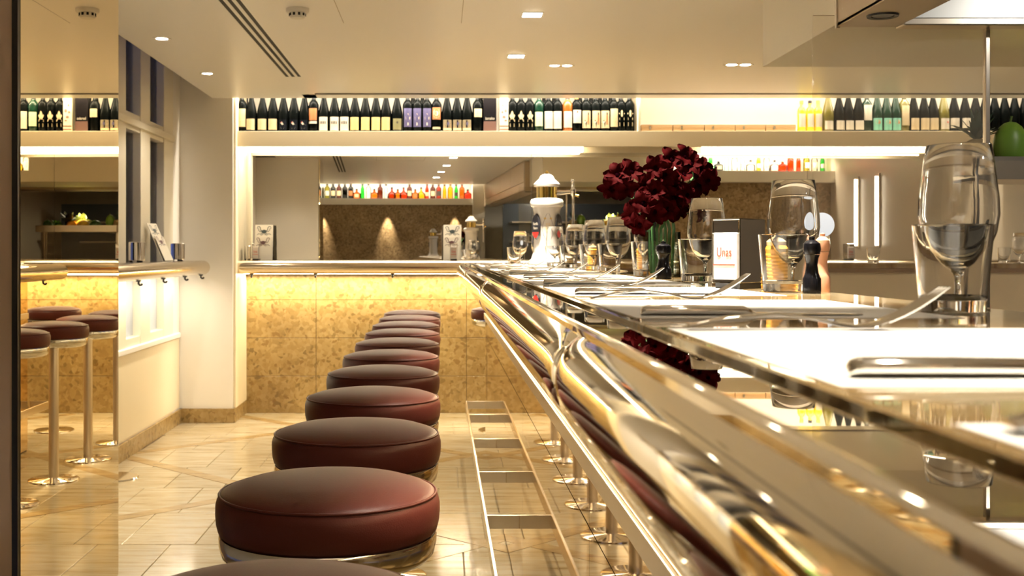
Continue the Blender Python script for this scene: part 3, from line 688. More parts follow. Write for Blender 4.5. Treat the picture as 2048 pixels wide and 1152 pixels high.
KIND = {
 'tallcream': ('bordeaux', M_BGLASS, M_CAPB, [(M_LCREAM, .030, .035, .165)], [(M_INK, lines(3, .07, .12, .012))]),
 'cream': ('burgundy', M_BGLASS, M_CAPB, [(M_LCREAM, .034, .014, .092)], [(M_INK, lines(4, .03, .075, .014, .0018))]),
 'bird': ('burgundy', M_BGLASS, M_CAPB, [(M_LDARK, .030, .012, .085)], [(M_LWHITE, [[(-.018, .062), (-.006, .072), (.004, .064), (.020, .046), (.006, .052), (-.004, .048)]]), (M_INKRED, [ell(-.010, .066, .004, .004)]), (M_LWHITE, lines(2, .022, .030, .014, .0015))]),
 'orange': ('bordeaux', M_BGLASS, M_CAPB, [(M_LORNG, .032, .082, .168), (M_LWHITE, .032, .058, .076)], [(M_INK, lines(5, .092, .158, .026, .003))]),
 'print': ('burgundy', M_BGLASS, M_CAPB, [(M_LWHITE, .034, .008, .106)], [(M_INK, [rect(-.024+.012*i, -.017+.012*i, .055, .075) for i in range(4)]+lines(4, .018, .045, .024, .0022)+lines(2, .086, .094, .020, .002))]),
 'straw': ('burgundy', M_BGLASS, M_CAPR, [(M_LYEL, .034, .012, .104)], [(M_INK, [rect(-.024, .024, .062, .068)]+lines(3, .025, .045, .016, .0016))]),
 'olive': ('burgundy', M_BGLASS, M_CAPB, [(M_LOLIV, .034, .014, .094)], [(M_INK, [ell(0, .066, .007, .008)])]),
 'purple': ('bordeaux', M_BGLASS, M_CAPB, [(M_LPURP, .032, .034, .168)], [(M_LCREAM, [[(-.014, .085), (.014, .085), (.018, .105), (0, .132), (-.018, .105)]]), (M_LWHITE, [rect(-.004, .004, .045, .065)])]),
 'round': ('bordeaux', M_BGLASS, M_CAPB, [(M_LORNG, .033, .088, .174), (M_LCREAM, .031, .018, .034)], [(M_LCREAM, [ell(0, .131, .026, .034, 20)]), (M_LGREEN, [ell(0, .131, .014, .018, 14)])]),
 'frame': ('burgundy', M_BGLASS, M_CAPB, [(M_LCREAM, .034, .010, .084), (M_LDARK, .0325, .026, .0825)], [(M_GOLD, [rect(-.030, .030, .024, .034)]), (M_LPURP, [ell(.004, .058, .008, .012)])]),
 'upper': ('bordeaux', M_BGLASS, M_CAPB, [(M_LCREAM, .031, .105, .165)], [(M_INK, lines(2, .128, .142, .012, .0018))]),
 'diamond': ('bordeaux', M_BGLASS, M_CAPB, [], [(M_LCREAM, [[(-.020, .070), (.020, .070), (.020, .085), (.010, .090), (.022, .115), (0, .150), (-.022, .115), (-.010, .090), (-.020, .085)], rect(-.016, .016, .034, .058)]), ]),
 'green': ('bordeaux', M_GGLASS, M_CAPB, [(M_LGREEN, .030, .040, .142)], [(M_INK, lines(4, .07, .12, .010, .0018))]),
 'text': ('bordeaux', M_BGLASS, M_CAPB, [(M_LWHITE, .034, .022, .146)], [(M_INK, lines(8, .032, .136, .028, .0030))]),
 'ambertext': ('bordeaux', M_AMBER, M_CAPB, [(M_LWHITE, .034, .030, .146)], [(M_INK, lines(8, .040, .136, .028, .0030))]),
 'crest': ('bordeaux', M_BGLASS, M_CAPG, [(M_LWHITE, .033, .062, .156)], [(M_INKRED, [ell(0, .142, .006, .008)]), (M_INK, lines(3, .08, .11, .016, .0018))]),
 'picture': ('bordeaux', M_BGLASS, M_CAPB, [(M_LCREAM, .033, .026, .150)], [(M_LORNG, [[(.006, .05), (.020, .05), (.018, .135), (.008, .138)]]), (M_INK, [[(-.024, .03), (-.004, .03), (.004, .075), (-.012, .085), (-.026, .06)], rect(.008, .018, .118, .138)]), (M_LWHITE, [ell(-.012, .068, .006, .007)])]),
 'reddiamond': ('bordeaux', M_BGLASS, M_CAPB, [], [(M_LCREAM, [rect(-.018, .018, .084, .100), rect(-.017, .017, .040, .066), [(0, .105), (.023, .130), (0, .156), (-.023, .130)]]), ]),
 'oliveglass': ('burgundy', M_OLIVE, M_CAPG, [(M_LWHITE, .034, .016, .078)], [(M_INK, lines(3, .03, .06, .018, .002))]),
 'white': ('burgundy', M_BGLASS, M_CAPB, [(M_LWHITE, .034, .014, .080)], [(M_INK, lines(2, .03, .06, .014, .0018))]),
 'tallwhite': ('bordeaux', M_GGLASS, M_CAPB, [(M_LWHITE, .033, .082, .214*.9)], [(M_INK, lines(4, .10, .16, .014, .002))]),
 'teal': ('burgundy', M_GGLASS, M_CAPB, [(M_LTEAL, .034, .012, .098)], [(M_LCREAM, [ell(0, .07, .018, .016)]), (M_LORNG, [ell(.008, .064, .010, .008)])]),
 'tallcream2': ('bordeaux', M_OLIVE, M_CAPB, [(M_LCREAM, .033, .045, .188)], [(M_INK, lines(6, .06, .17, .020, .002))]),
 'square': ('burgundy', M_BGLASS, M_CAPB, [(M_LCREAM, .034, .014, .098)], [(M_INK, lines(2, .04, .06, .02, .0015))]),
 'dot': ('burgundy', M_OLIVE, M_CAPB, [(M_LWHITE, .034, .018, .096)], [(M_INKRED, [ell(.014, .068, .007, .006)]), (M_INK, [rect(-.03, .03, .052, .0535)])]),
 'ship': ('burgundy', M_BGLASS, M_CAPG, [(M_LWHITE, .034, .026, .098)], [(M_LORNG, [[(-.012, .062), (.018, .070), (.022, .058), (.0, .052)]])]),
 'plain': ('burgundy', M_BGLASS, M_CAPR, [], []),
}
protos = {}
M_YGLASS = mat('yellow_glazed_glass', (.90, .66, .03), .15)
def place_bottle(kind, x, label, Y=8.33, dz=0):
    s_ = F_PX/Y; X = (x-VX)/s_
    if kind not in protos:
        protos[kind] = wine_bottle(*KIND[kind], label, G); o = protos[kind]; o.location = (X, Y, SHZ+dz)
    else:
        o = dup(protos[kind], (X, Y, SHZ+dz), label)
    o.rotation_euler[2] = random.uniform(-.16, .16)
    return o
def run(kind, xs_, desc, where):
    n_ = len(xs_)
    for i, x in enumerate(xs_):
        lab = f'{desc}, {where}' if n_ == 1 else f'{desc}, {ORD[i]} of {n_}, {where}'
        place_bottle(kind, x, lab)
run('tallcream', [484], 'dark wine bottle with tall cream label', 'next to the white column')
run('cream', [503, 525, 546], 'black wine bottle with low cream label', 'counting from the column')
run('bird', [567, 588, 609], 'black wine bottle with white bird motif', 'counting from the column')
run('orange', [627.5], 'dark wine bottle with orange striped label', 'above the rear mirror')
run('print', [648, 669, 689.5], 'wine bottle with black-printed white label', 'counting from the column')
run('straw', [710, 731, 752, 772], 'wine bottle with straw label and red neck', 'counting from the column')
run('olive', [794], 'dark wine bottle with olive green label', 'beside the purple labels')
run('purple', [815.5, 835, 854], 'wine bottle with purple label', 'counting from the column')
run('round', [873], 'wine bottle with orange-edged round cream label', 'above the rear mirror')
run('frame', [894, 914, 934], 'black wine bottle with gold-framed label', 'counting from the column')
run('upper', [955], 'dark bottle with small high cream label', 'beside the dark carton')
run('diamond', [1025, 1042, 1059], 'wine bottle with pointed cream label', 'counting from the cartons')
run('green', [1078], 'wine bottle with pale green label', 'above the beer tap')
run('text', [1097, 1115], 'dark bottle with lined text label', 'above the beer tap')
run('ambertext', [1135], 'amber bottle with lined text label', 'above the beer tap')
run('crest', [1153], 'dark bottle with white crest label and gold neck', 'on the upper shelf')
run('picture', [1172, 1191, 1210], 'wine bottle with orange picture label', 'counting from the cartons')
run('tallcream', [1227], 'dark bottle with tall cream label', 'beside the red diamond labels')
run('reddiamond', [1242, 1259], 'wine bottle with diamond label', 'at the shelf divider')
run('oliveglass', [1656], 'olive glass wine bottle', 'beside the yellow bottles')
run('white', [1678, 1696.5, 1717], 'dark bottle with low white label', 'counting from the yellow bottles')
run('tallwhite', [1733.5], 'green bottle with high white label', 'beside the teal labels')
run('teal', [1754, 1773, 1791], 'green bottle with teal picture label', 'counting from the yellow bottles')
run('tallcream2', [1808], 'olive bottle with tall cream label', 'beside the teal labels')
run('square', [1827, 1848, 1866], 'dark bottle with square cream label', 'counting from the yellow bottles')
run('dot', [1887], 'olive bottle with red dot on white label', 'on the upper shelf')
run('ship', [1908, 1930, 1951], 'dark bottle with orange ship on white label', 'counting from the yellow bottles')
run('plain', [1970, 1989, 2009, 2029, 2049], 'unlabelled red-necked wine bottle', 'behind the steel screen post')
# second row seen between the necks of the front one
for i, x in enumerate((826, 845, 962, 1088, 1108, 1160, 1182, 1200, 1221)):
    place_bottle('plain', x, f'red-necked bottle half hidden in the second row, {ORD[i]} from the column', 8.46)
# yellow bottles
for i, x in enumerate((1603, 1620, 1636)):
    s_ = F_PX/8.33
    t = thing('yellow_bottle', f'bright yellow glass bottle with white label, {ORD[i]} of 3, after the cartons', 'bottle', ((x-VX)/s_, 8.33, SHZ), 0, 'yellow bottles on the upper shelf')
    lathe('bottle_glass', [(0, .004), (.026, 0), (.029, .004), (.029, .150), (.026, .165), (.012, .185), (.011, .215), (.013, .216), (.013, .222), (0, .222)], M_YGLASS, t, 18)
    v, f = cyl_patch(.0295, -.026, .026, .035, .13); autosmooth(mk('paper_label', v, f, M_LWHITE, t), 60)
    lathe('bottle_cap', [(.0135, .205), (.0135, .226), (0, .227)], M_CAPB if i == 1 else M_YEL, t, 12)
# cartons
def carton(x0, x1, ytop, m, label, ybase=262, Y=8.30, dep=.09, name='wine_carton'):
    s_ = F_PX/Y; X0, X1 = (x0-VX)/s_, (x1-VX)/s_; h = (ybase-ytop)/s_
    t = thing(name, label, 'box', ((X0+X1)/2, Y, SHZ), 0, 'cartons on the upper shelf')
    w = (X1-X0)/2-.001
    box('carton_body', m, t, -w, w, 0, dep, 0, h, .002, seg=1)
    return t, w, h
t, w, h = carton(967, 993, 176, mat('dark_carton', (.006, .005, .006), .5, spec=.05), 'tall dark gift carton with white lettering between the bottles', Y=8.30)
text_mesh('lettering', 'borsalno', .030, M_LWHITE, t, (0, -.0006, .095), (R(90), 0, 0), sx=.62)
box('carton_band', mat('brown_carton_band', (.10, .05, .04), .5), t, -w, w, -.0008, .001, .004, .075)
t, w, h = carton(999, 1017, 176, mat('pale_carton', (.72, .64, .45), .6), 'tall pale illustrated gift carton beside the dark one', Y=8.30)
mk('carton_print', *join([([(a, -.0008, b) for a, b in p], [tuple(range(len(p)))]) for p in (ell(-.008, .19, .006, .010), ell(.012, .15, .010, .012), ell(-.012, .14, .008, .010), ell(.0, .105, .012, .010), rect(-w, w, .01, .022), rect(-w, w, .035, .045), ell(.012, .08, .010, .006))]), mat('carton_ink', (.20, .12, .10), .6), t)
M_KRAFT = mat('kraft_board', (.46, .30, .15), .7)
for i, (a, b) in enumerate(((1283, 1345), (1346.5, 1408), (1409, 1470), (1471, 1531), (1532, 1592))):
    t, w, h = carton(a, b, 248, M_KRAFT, f'flat brown wooden wine case lying on the shelf, {ORD[i]} of 5 from the divider', Y=8.30, dep=.30, name='wine_case')
    box('case_lid', M_KRAFT, t, -w-.0005, w+.0005, -.0015, .3, h*.55, h+.001, .001, seg=1)
    box('clasp', M_BRUSH, t, -w*.45-.006, -w*.45+.006, -.004, 0, h*.35, h*.8)

# ---- spirits
def spirit(shape, col, label_m, cap_m, x, y, z, label, group, sc=1.0):
    m = MATS.get(f'spirit_glass_{col[0]:.2f}_{col[1]:.2f}_{col[2]:.2f}') or thin_glass(f'spirit_glass_{col[0]:.2f}_{col[1]:.2f}_{col[2]:.2f}', col, 1.35)
    t = thing('spirit_bottle', label, 'bottle', (x, y, z), 0, group)
    P = {'tall': [(0, .003), (.032, 0), (.035, .004), (.035, .17), (.028, .19), (.014, .205), (.013, .235), (0, .235)],
         'round': [(0, .003), (.035, 0), (.052, .015), (.055, .055), (.045, .095), (.018, .125), (.013, .14), (.013, .18), (0, .18)],
         'squat': [(0, .003), (.045, 0), (.050, .006), (.050, .085), (.040, .10), (.016, .112), (.014, .15), (0, .15)],
         'slim': [(0, .003), (.022, 0), (.026, .005), (.024, .16), (.014, .20), (.012, .23), (0, .23)]}[shape]
    lathe('bottle_glass', [(r*sc, zz*sc) for r, zz in P], m, t, 16)
    top = P[-1][1]*sc
    lathe('bottle_cap', [(.0145*sc, top-.012), (.0145*sc, top+.014), (0, top+.015)], cap_m, t, 10)
    r = max(p[0] for p in P)*sc+.0006
    zl = {'tall': (.05, .13), 'round': (.035, .075), 'squat': (.025, .075), 'slim': (.05, .11)}[shape]
    if label_m:
        v, f = cyl_patch(r, -.026*sc, .026*sc, zl[0]*sc, zl[1]*sc); autosmooth(mk('paper_label', v, f, label_m, t), 60)
    return t
AMB = (.92, .42, .06); DAMB = (.62, .16, .03); GRN = (.15, .80, .20); CLR = (.97, .97, .95); YGL = (.98, .70, .10); OLV = (.60, .58, .12); BLK = (.02, .02, .02); RED = (.95, .20, .05); BLU = (.70, .88, .95); BRN = (.35, .12, .04)
seq = [('tall', OLV, M_LWHITE), ('tall', OLV, M_LWHITE), ('tall', OLV, M_LWHITE), ('tall', BLK, M_LCREAM), ('tall', BRN, M_LCREAM), ('tall', BLK, None), ('tall', BLK, M_LORNG), ('squat', AMB, M_LCREAM), ('slim', GRN, None), ('tall', CLR, M_LWHITE), ('squat', AMB, None), ('tall', BRN, None), ('slim', CLR, M_LWHITE), ('round', DAMB, None), ('squat', AMB, None), ('round', RED, None), ('tall', BRN, M_LCREAM), ('squat', AMB, M_LORNG), ('round', YGL, None), ('slim', RED, M_LCREAM), ('tall', BRN, M_LCREAM), ('tall', DAMB, M_INK), ('slim', YGL, None), ('tall', YGL, None), ('slim', GRN, M_INK), ('tall', AMB, None), ('squat', RED, None)]
NAME = {AMB: 'amber', DAMB: 'dark amber', GRN: 'green', CLR: 'clear', YGL: 'golden', OLV: 'olive', BLK: 'black', RED: 'red', BLU: 'pale blue', BRN: 'brown'}
cnt = {}
def sp_label(shape, col, where):
    key = (shape, col, where); cnt[key] = cnt.get(key, 0)+1
    return f'{ORD[cnt[key]-1]} {NAME[col]} {shape} spirit bottle {where}'
for i, (sh, c, lm) in enumerate(seq):
    t = spirit(sh, c, lm, M_CAPB, -1.42+2.46*i/26, -1.36, 2.065, sp_label(sh, c, 'on the niche shelf mirrored in the rear wall'), 'spirit bottles in the opposite niche', .98)
    t.rotation_euler[2] = PI; t.scale = (1.3, 1.3, 1.0)
box('back_panel', M_WALLW, wo, -1.5, 1.1, -1.598, -1.56, 2.065, 2.6)
seq2 = [('tall', CLR, M_LWHITE), ('round', YGL, None), ('tall', CLR, M_LCREAM), ('slim', CLR, M_LWHITE), ('tall', CLR, M_LWHITE), ('tall', GRN, None), ('tall', GRN, M_LCREAM), ('slim', GRN, M_LORNG), ('squat', BLK, M_LCREAM), ('slim', BLU, None), ('tall', CLR, M_LWHITE), ('slim', CLR, M_LCREAM), ('squat', CLR, M_LWHITE), ('slim', OLV, M_LWHITE), ('tall', CLR, M_LCREAM), ('squat', CLR, M_LWHITE), ('squat', RED, None), ('tall', RED, None), ('slim', RED, None), ('tall', OLV, M_LWHITE), ('tall', CLR, M_LGREEN), ('slim', GRN, M_LWHITE)]
for i, (sh, c, lm) in enumerate(seq2):
    t = spirit(sh, c, lm, M_CAPB if i % 3 == 0 else M_WHITE, 4.45-1.86*i/21 if False else 2.60+1.90*i/21, 4.72, 2.10, sp_label(sh, c, 'in the lit bulkhead niche'), 'spirit bottles in the bulkhead niche', .78)
    t.rotation_euler[2] = PI; t.scale = (1.3, 1.3, 1.0)
box('back_panel', M_WALLW, bk, 2.52, 4.6, 4.581, 4.60, 2.10, ZC)

# ================================================================== BAR TOP SETTINGS
TUM = [(1905, 1.19), (1568, 1.81), (1394, 2.43), (1292, 3.0), (1220, 3.75), (1180, 4.1), (1138, 4.75), (1108, 5.15), (1080, 5.9), (1028, 6.3)]
WIN = [1917, 1587, 1413, 1299, 1236, 1189, 1150, 1110, 1078, 1040]
def make_tumbler(label):
    pr = [(0, .0015), (.029, 0), (.0318, .002), (.0395, .0895), (.0388, .0905), (.0378, .0895), (.0308, .018), (.026, .0135), (0, .0125)]
    return tag(lathe('tumbler', pr, M_CRYSTAL, None, 48, ang=35), label, 'glass', 'tumblers on the bar')
def make_wine(label):
    pr = [(0, .0005), (.031, 0), (.0325, .0012), (.029, .0026), (.010, .0050), (.0046, .0085), (.0040, .016), (.0042, .034), (.008, .042), (.020, .050), (.031, .064), (.0385, .084), (.0415, .103), (.0408, .122), (.0375, .146), (.0335, .1785), (.0330, .1790), (.0325, .1785), (.0366, .146), (.0398, .122), (.0405, .103), (.0375, .085), (.030, .066), (.019, .0535), (.008, .048), (0, .0475)]
    return tag(lathe('wine_glass', pr, M_CRYSTAL, None, 48, ang=50), label, 'glass', 'wine glasses on the bar')
def solo(src, loc, label):
    o = src.copy(); COL.objects.link(o); o.location = loc; o['label'] = label; return o
t0 = w0 = None
for i, ((tx, ty), wx) in enumerate(zip(TUM, WIN)):
    lt_ = f'clear straight tumbler on the bar, {ORD[i]} from the viewer'; lw_ = f'empty stemmed wine glass on the bar, {ORD[i]} from the viewer'
    wy = ty+.075
    pt = ((tx-VX)*ty/F_PX, ty, BARZ+.0002); pw = ((wx-VX)*wy/F_PX, wy, BARZ+.0002)
    if (pw[0]-pt[0])**2+(pw[1]-pt[1])**2 < .0745**2: pw = (pt[0]+math.sqrt(max(0, .0745**2-.0732**2))+.004, ty+.0765, pw[2])
    if t0 is None: t0 = make_tumbler(lt_); t0.location = pt; w0 = make_wine(lw_); w0.location = pw
    else: solo(t0, pt, lt_); solo(w0, pw, lw_)
for X, lab in ((3.36, 'clear tumbler on the far bar counter by the screen post'), (2.58, 'clear tumbler on the far bar counter behind the hazy screen')):
    solo(t0, (X, 6.9, BARZ+.0002), lab)
solo(w0, (3.45, 6.9, BARZ+.0002), 'empty wine glass on the far bar counter by the screen post')
solo(w0, (2.30, 6.95, BARZ+.0002), 'empty wine glass on the far bar counter behind the wooden mill')
# placemats, knives, forks
def make_knife(label):
    t = thing('table_knife', label, 'knife', (0, 0, 0), 0, 'table knives on the bar')
    P, Fc = [], []
    st = [(0, .0055, .003), (.002, .0080, .0045), (.006, .0092, .0052), (.05, .0090, .0052), (.100, .0078, .0048), (.107, .006, .0030), (.112, .0075, .0016), (.16, .0085, .0013), (.200, .0080, .0011), (.212, .0055, .0009), (.2165, .001, .0007)]
    n = 12
    for x, w_, h_ in st: P += [(x, w_*math.cos(2*PI*k/n), h_+h_*math.sin(2*PI*k/n)) for k in range(n)]
    def part(a, b, nm):
        V = P[a*n:(b+1)*n]; m_ = b-a+1
        F2 = [(i*n+k, i*n+(k+1) % n, (i+1)*n+(k+1) % n, (i+1)*n+k) for i in range(m_-1) for k in range(n)]+[tuple(range(n))[::-1], tuple(range((m_-1)*n, m_*n))]
        autosmooth(mk(nm, V, F2, M_CHROME, t), 50)
    part(0, 5, 'knife_handle'); part(5, 10, 'blade'); return t
def make_fork(label):
    t = thing('table_fork', label, 'fork', (0, 0, 0), 0, 'table forks on the bar')
    def zc(x): return .003 + (.010*math.sin(PI*min(1, x/.125)) if x < .125 else 0) + (0 if x < .135 else .030*((x-.135)/.065)**1.6)
    st = [(0, .007), (.004, .0085), (.03, .0080), (.07, .0045), (.10, .0036), (.12, .0045), (.132, .009), (.145, .0125), (.158, .013)]
    V = []; n = 8
    for x, w_ in st: V += [(x, w_*math.cos(2*PI*k/n), zc(x)+.0016*math.sin(2*PI*k/n)) for k in range(n)]
    Fc = [(i*n+k, i*n+(k+1) % n, (i+1)*n+(k+1) % n, (i+1)*n+k) for i in range(len(st)-1) for k in range(n)]+[tuple(range(n))[::-1], tuple(range((len(st)-1)*n, len(st)*n))]
    autosmooth(mk('fork_handle', V, Fc, M_CHROME, t), 50)
    for j in range(4):
        yy = -.0105+.007*j
        tube('tine', [(.154+.012*q, yy*(1-.03*q), zc(.154+.012*q)) for q in range(5)], [.0017, .0017, .0016, .0014, .0007], M_CHROME, t, 6)
    return t
mats_y = [0.005, .53, 1.09, 1.65, 2.19, 2.74, 3.32, 3.92, 4.52, 5.12, 5.72]
kn0 = fk0 = None
for i, y in enumerate(mats_y):
    pm_ = box('paper_placemat', M_PAPER, None, -.155, .155, -.205, .205, 0, .0006, loc=(.184+.155, y+.205, BARZ))
    tag(pm_, f'white paper placemat on the bar, {ORD[i]} from the viewer', 'placemat', 'paper placemats on the bar')
    lk, lf = f'steel table knife on a placemat, {ORD[i]} from the viewer', f'steel table fork on a placemat, {ORD[i]} from the viewer'
    pk = (.197+random.uniform(-.003, .004), y+.04, BARZ+.0006); pf = (.193+random.uniform(-.003, .004), y+.388, BARZ+.0006)
    if kn0 is None:
        kn0 = make_knife(lk); kn0.location = pk; fk0 = make_fork(lf); fk0.location = pf
    else:
        dup(kn0, pk, lk, random.uniform(-.02, .02)); dup(fk0, pf, lf, random.uniform(-.02, .03))

# napkin dispensers
M_RED = mat('red_print_ink', (.75, .07, .04), .5); M_NAP = mat('paper_napkins', (.84, .78, .74), .8)
def dispenser(label, loc, rotz, big=True, group='napkin dispensers'):
    t = thing('napkin_dispenser', label, 'napkin dispenser', loc, rotz, group)
    w_, d_, h_ = .027, .045, .120
    th = .003
    box('steel_shell', M_CHROME, t, -w_, -w_+th, -d_, d_, .010, h_, .001, seg=1)
    box('steel_shell', M_CHROME, t, w_-th, w_, -d_, d_, .010, h_, .001, seg=1)
    box('top_plate', M_CHROME, t, -w_, w_, -d_, d_, h_-th, h_, .001, seg=1)
    box('napkin_stack', M_NAP, t, -w_+.005, w_-.006, -d_-.004, d_+.003, .016, h_*.80, .002, seg=1)
    box('base_foot', M_BLACK, t, -w_+.004, w_-.004, -d_+.006, d_-.006, 0, .010)
    text_mesh('lettering', 'Unas', .023, M_RED, t, (-.001, -d_-.0046, .062), (R(90), 0, 0), sx=.62)
    box('red_line', M_RED, t, -w_+.006, w_-.008, -d_-.0048, -d_-.0042, .040, .0425)
    return t
d0 = dispenser('steel napkin dispenser with red lettering behind the second tumbler on the bar', (.515, 2.0, BARZ), R(-42))
dup(d0, (-1.335, 8.40, 1.1445), 'steel napkin dispenser before the card on the rear ledge by the column', R(0))
dup(d0, (.095, 8.38, 1.1445), 'steel napkin dispenser before the card on the rear ledge by the bar end', R(0))
dup(d0, (2.98, 8.45, 1.1445), 'steel napkin dispenser on the rear ledge behind the hazy screen', R(0))
def round_disp(label, loc):
    t = thing('steel_canister', label, 'canister', loc, R(90), 'steel canisters on the side ledge')
    lathe('canister_body', [(0, .010), (.044, .010), (.046, .012), (.046, .112), (.043, .115), (0, .115)], M_CHROME, t, 28)
    for a in (0, 2.1, 4.2): box('canister_foot', M_BLACK, t, -.008, .008, -.008, .008, 0, .0105, loc=(.032*math.cos(a), .032*math.sin(a), 0))
    return t
c0 = round_disp('shiny steel canister on the side ledge next to the mirrored pillar', (-1.72, 6.56, 1.1445))
dup(c0, (-1.73, 7.62, 1.1445), 'shiny steel canister on the side ledge by the leaning cards')
dup(c0, (-1.405, 8.44, 1.1445), 'slim steel canister on the rear ledge beside the column').scale = (.55, .55, .9)

# menu cards with ink creature drawings
M_CARD = mat('card_stock', (.82, .76, .64), .6); M_INKD = mat('ink_drawing', (.05, .07, .07), .6); M_INKB = mat('brown_ink_drawing', (.13, .06, .06), .6)
def ink_parts(cx, cz, sc):
    parts = [([(cx+sc*.018*math.cos(2*PI*i/18)*(1+.15*math.sin(5*i)), 0, cz+sc*.013*math.sin(2*PI*i/18)) for i in range(18)], [tuple(range(18))])]
    def arm(pts, w_):
        V, Fc = [], []
        for i, (x, z) in enumerate(pts):
            x2, z2 = pts[min(i+1, len(pts)-1)]; x1, z1 = pts[max(i-1, 0)]; dx, dz = x2-x1, z2-z1; L_ = math.hypot(dx, dz) or 1
            ww = w_*(1-.55*i/len(pts)); V += [(cx+sc*(x-dz/L_*ww), -.0001, cz+sc*(z+dx/L_*ww)), (cx+sc*(x+dz/L_*ww), -.0001, cz+sc*(z-dx/L_*ww))]
        return V, [(2*i, 2*i+2, 2*i+3, 2*i+1) for i in range(len(pts)-1)]
    for s_ in (-1, 1):
        parts.append(arm([(s_*.010, .004), (s_*.024, .010), (s_*.026, .026), (s_*.034, .036), (s_*.046, .034), (s_*.048, .022), (s_*.042, .020)], .0028))
        parts.append(arm([(s_*.012, .0), (s_*.030, .0), (s_*.040, .010), (s_*.038, .022)], .0022))
        parts.append(arm([(s_*.010, -.008), (s_*.022, -.018), (s_*.038, -.016), (s_*.050, -.024)], .0024))
        parts.append(arm([(s_*.004, -.010), (s_*.010, -.022), (s_*.024, -.027)], .0020))
    return join(parts)
def card(label, loc, rot, group='ink-drawing menu cards'):
    t = thing('menu_card', label, 'menu card', loc, 0, group); t.rotation_euler = rot
    box('card_sheet', M_CARD, t, -.066, .066, 0, .003, 0, .262)
    box('card_sheet', M_CARD, t, -.062, .058, -.012, -.009, 0, .168)
    v, f = ink_parts(0, .212, 1.05); mk('ink_drawing', v, f, M_INKD, t, loc=(0, -.0006, 0))
    v, f = ink_parts(-.004, .128, 1.0); mk('ink_drawing', v, f, M_INKB, t, loc=(0, -.0126, 0))
    return t
k0 = card('pair of cream menu cards with ink octopus drawings on the rear ledge by the column', (-1.30, 8.50, 1.1445), (R(-8), 0, 0))
c2 = dup(k0, (.085, 8.50, 1.1445), 'pair of cream menu cards with ink octopus drawings by the end of the bar'); c2.rotation_euler = (R(-8), 0, R(-4))
c3 = dup(k0, (-1.70, 7.22, 1.1445), 'pair of menu cards leaning on the side ledge under the window'); c3.rotation_euler = (R(-25), 0, R(78))

# pepper mills and jars
def mill(label, loc, m, h=.10, group='pepper mills on the bar'):
    t = thing('pepper_mill', label, 'pepper mill', loc, 0, group); k = h/.10
    lathe('mill_body', [(0, 0), (.0185, 0), (.0190, .004), (.0188, .026), (.0165, .030), (.0140, .036), (.0115, .050), (.0135, .062), (.0165, .068), (0, .069)], m, t, 24).scale = (1, 1, k)
    lathe('mill_head', [(0, .069), (.0165, .069), (.0185, .078), (.0170, .088), (.010, .093), (.006, .0945), (.0065, .099), (0, .101)], m, t, 24).scale = (1, 1, k)
    return t
M_MB = mat('black_gloss_wood', (.005, .005, .007), .2, spec=.2); M_MW = mat('pale_pink_wood', (.55, .28, .17), .4)
mill('glossy black pepper mill on the bar between the third and fourth glasses', (.524, 2.72, BARZ), M_MB, .088)
mill('glossy black pepper mill beside the pink wooden mill on the bar', (.562, 1.752, BARZ), M_MB, .086).scale = (.72, .72, 1)
mill('pinkish wooden mill on the bar beside a black mill', (.594, 1.80, BARZ), M_MW, .092).scale = (.62, .62, 1)
def jar(label, loc):
    t = thing('sauce_jar', label, 'jar', loc, 0, 'ochre sauce jars on the bar')
    pr = [(0, 0), (.020, 0), (.022, .003)]
    for i in range(9): pr += [(.0225, .008+.006*i), (.0212, .011+.006*i)]
    pr += [(.022, .066), (.018, .072), (0, .073)]
    lathe('jar_body', pr, mat('ochre_glaze', (.62, .30, .035), .3), t, 28, ang=25)
    lathe('jar_lid', [(.0185, .072), (.019, .078), (.012, .083), (.004, .086), (.003, .092), (0, .093)], mat('pale_cork', (.72, .50, .26), .5), t, 20)
    return t
j0 = jar('ochre ribbed sauce jar beside the red-lettered napkin dispenser', (.556, 1.925, BARZ))
dup(j0, (.545, 3.12, BARZ), 'ochre ribbed sauce jar behind the fourth tumbler')
dup(j0, (.560, 4.25, BARZ), 'ochre ribbed sauce jar behind the sixth tumbler')
rl = thing('pass_lamp', 'round white lamp on a slim stem behind the wooden mill', 'lamp', (1.272, 3.86, .93))
lathe('stem_base', [(0, .008), (.04, .006), (.042, 0), (0, 0)], M_BRUSH, rl, 20)
tube('stem', [(0, 0, .005), (0, 0, .33)], .004, M_BRUSH, rl)
lathe('lamp_disc', [(0, .012), (.03, .010), (.041, .003), (.041, -.003), (0, -.006)], mat('opal_lamp', (.9, .93, 1), .4, emit=(.85, .92, 1), estr=.35), rl, 28, loc=(0, 0, .362), rot=(R(90), 0, 0))

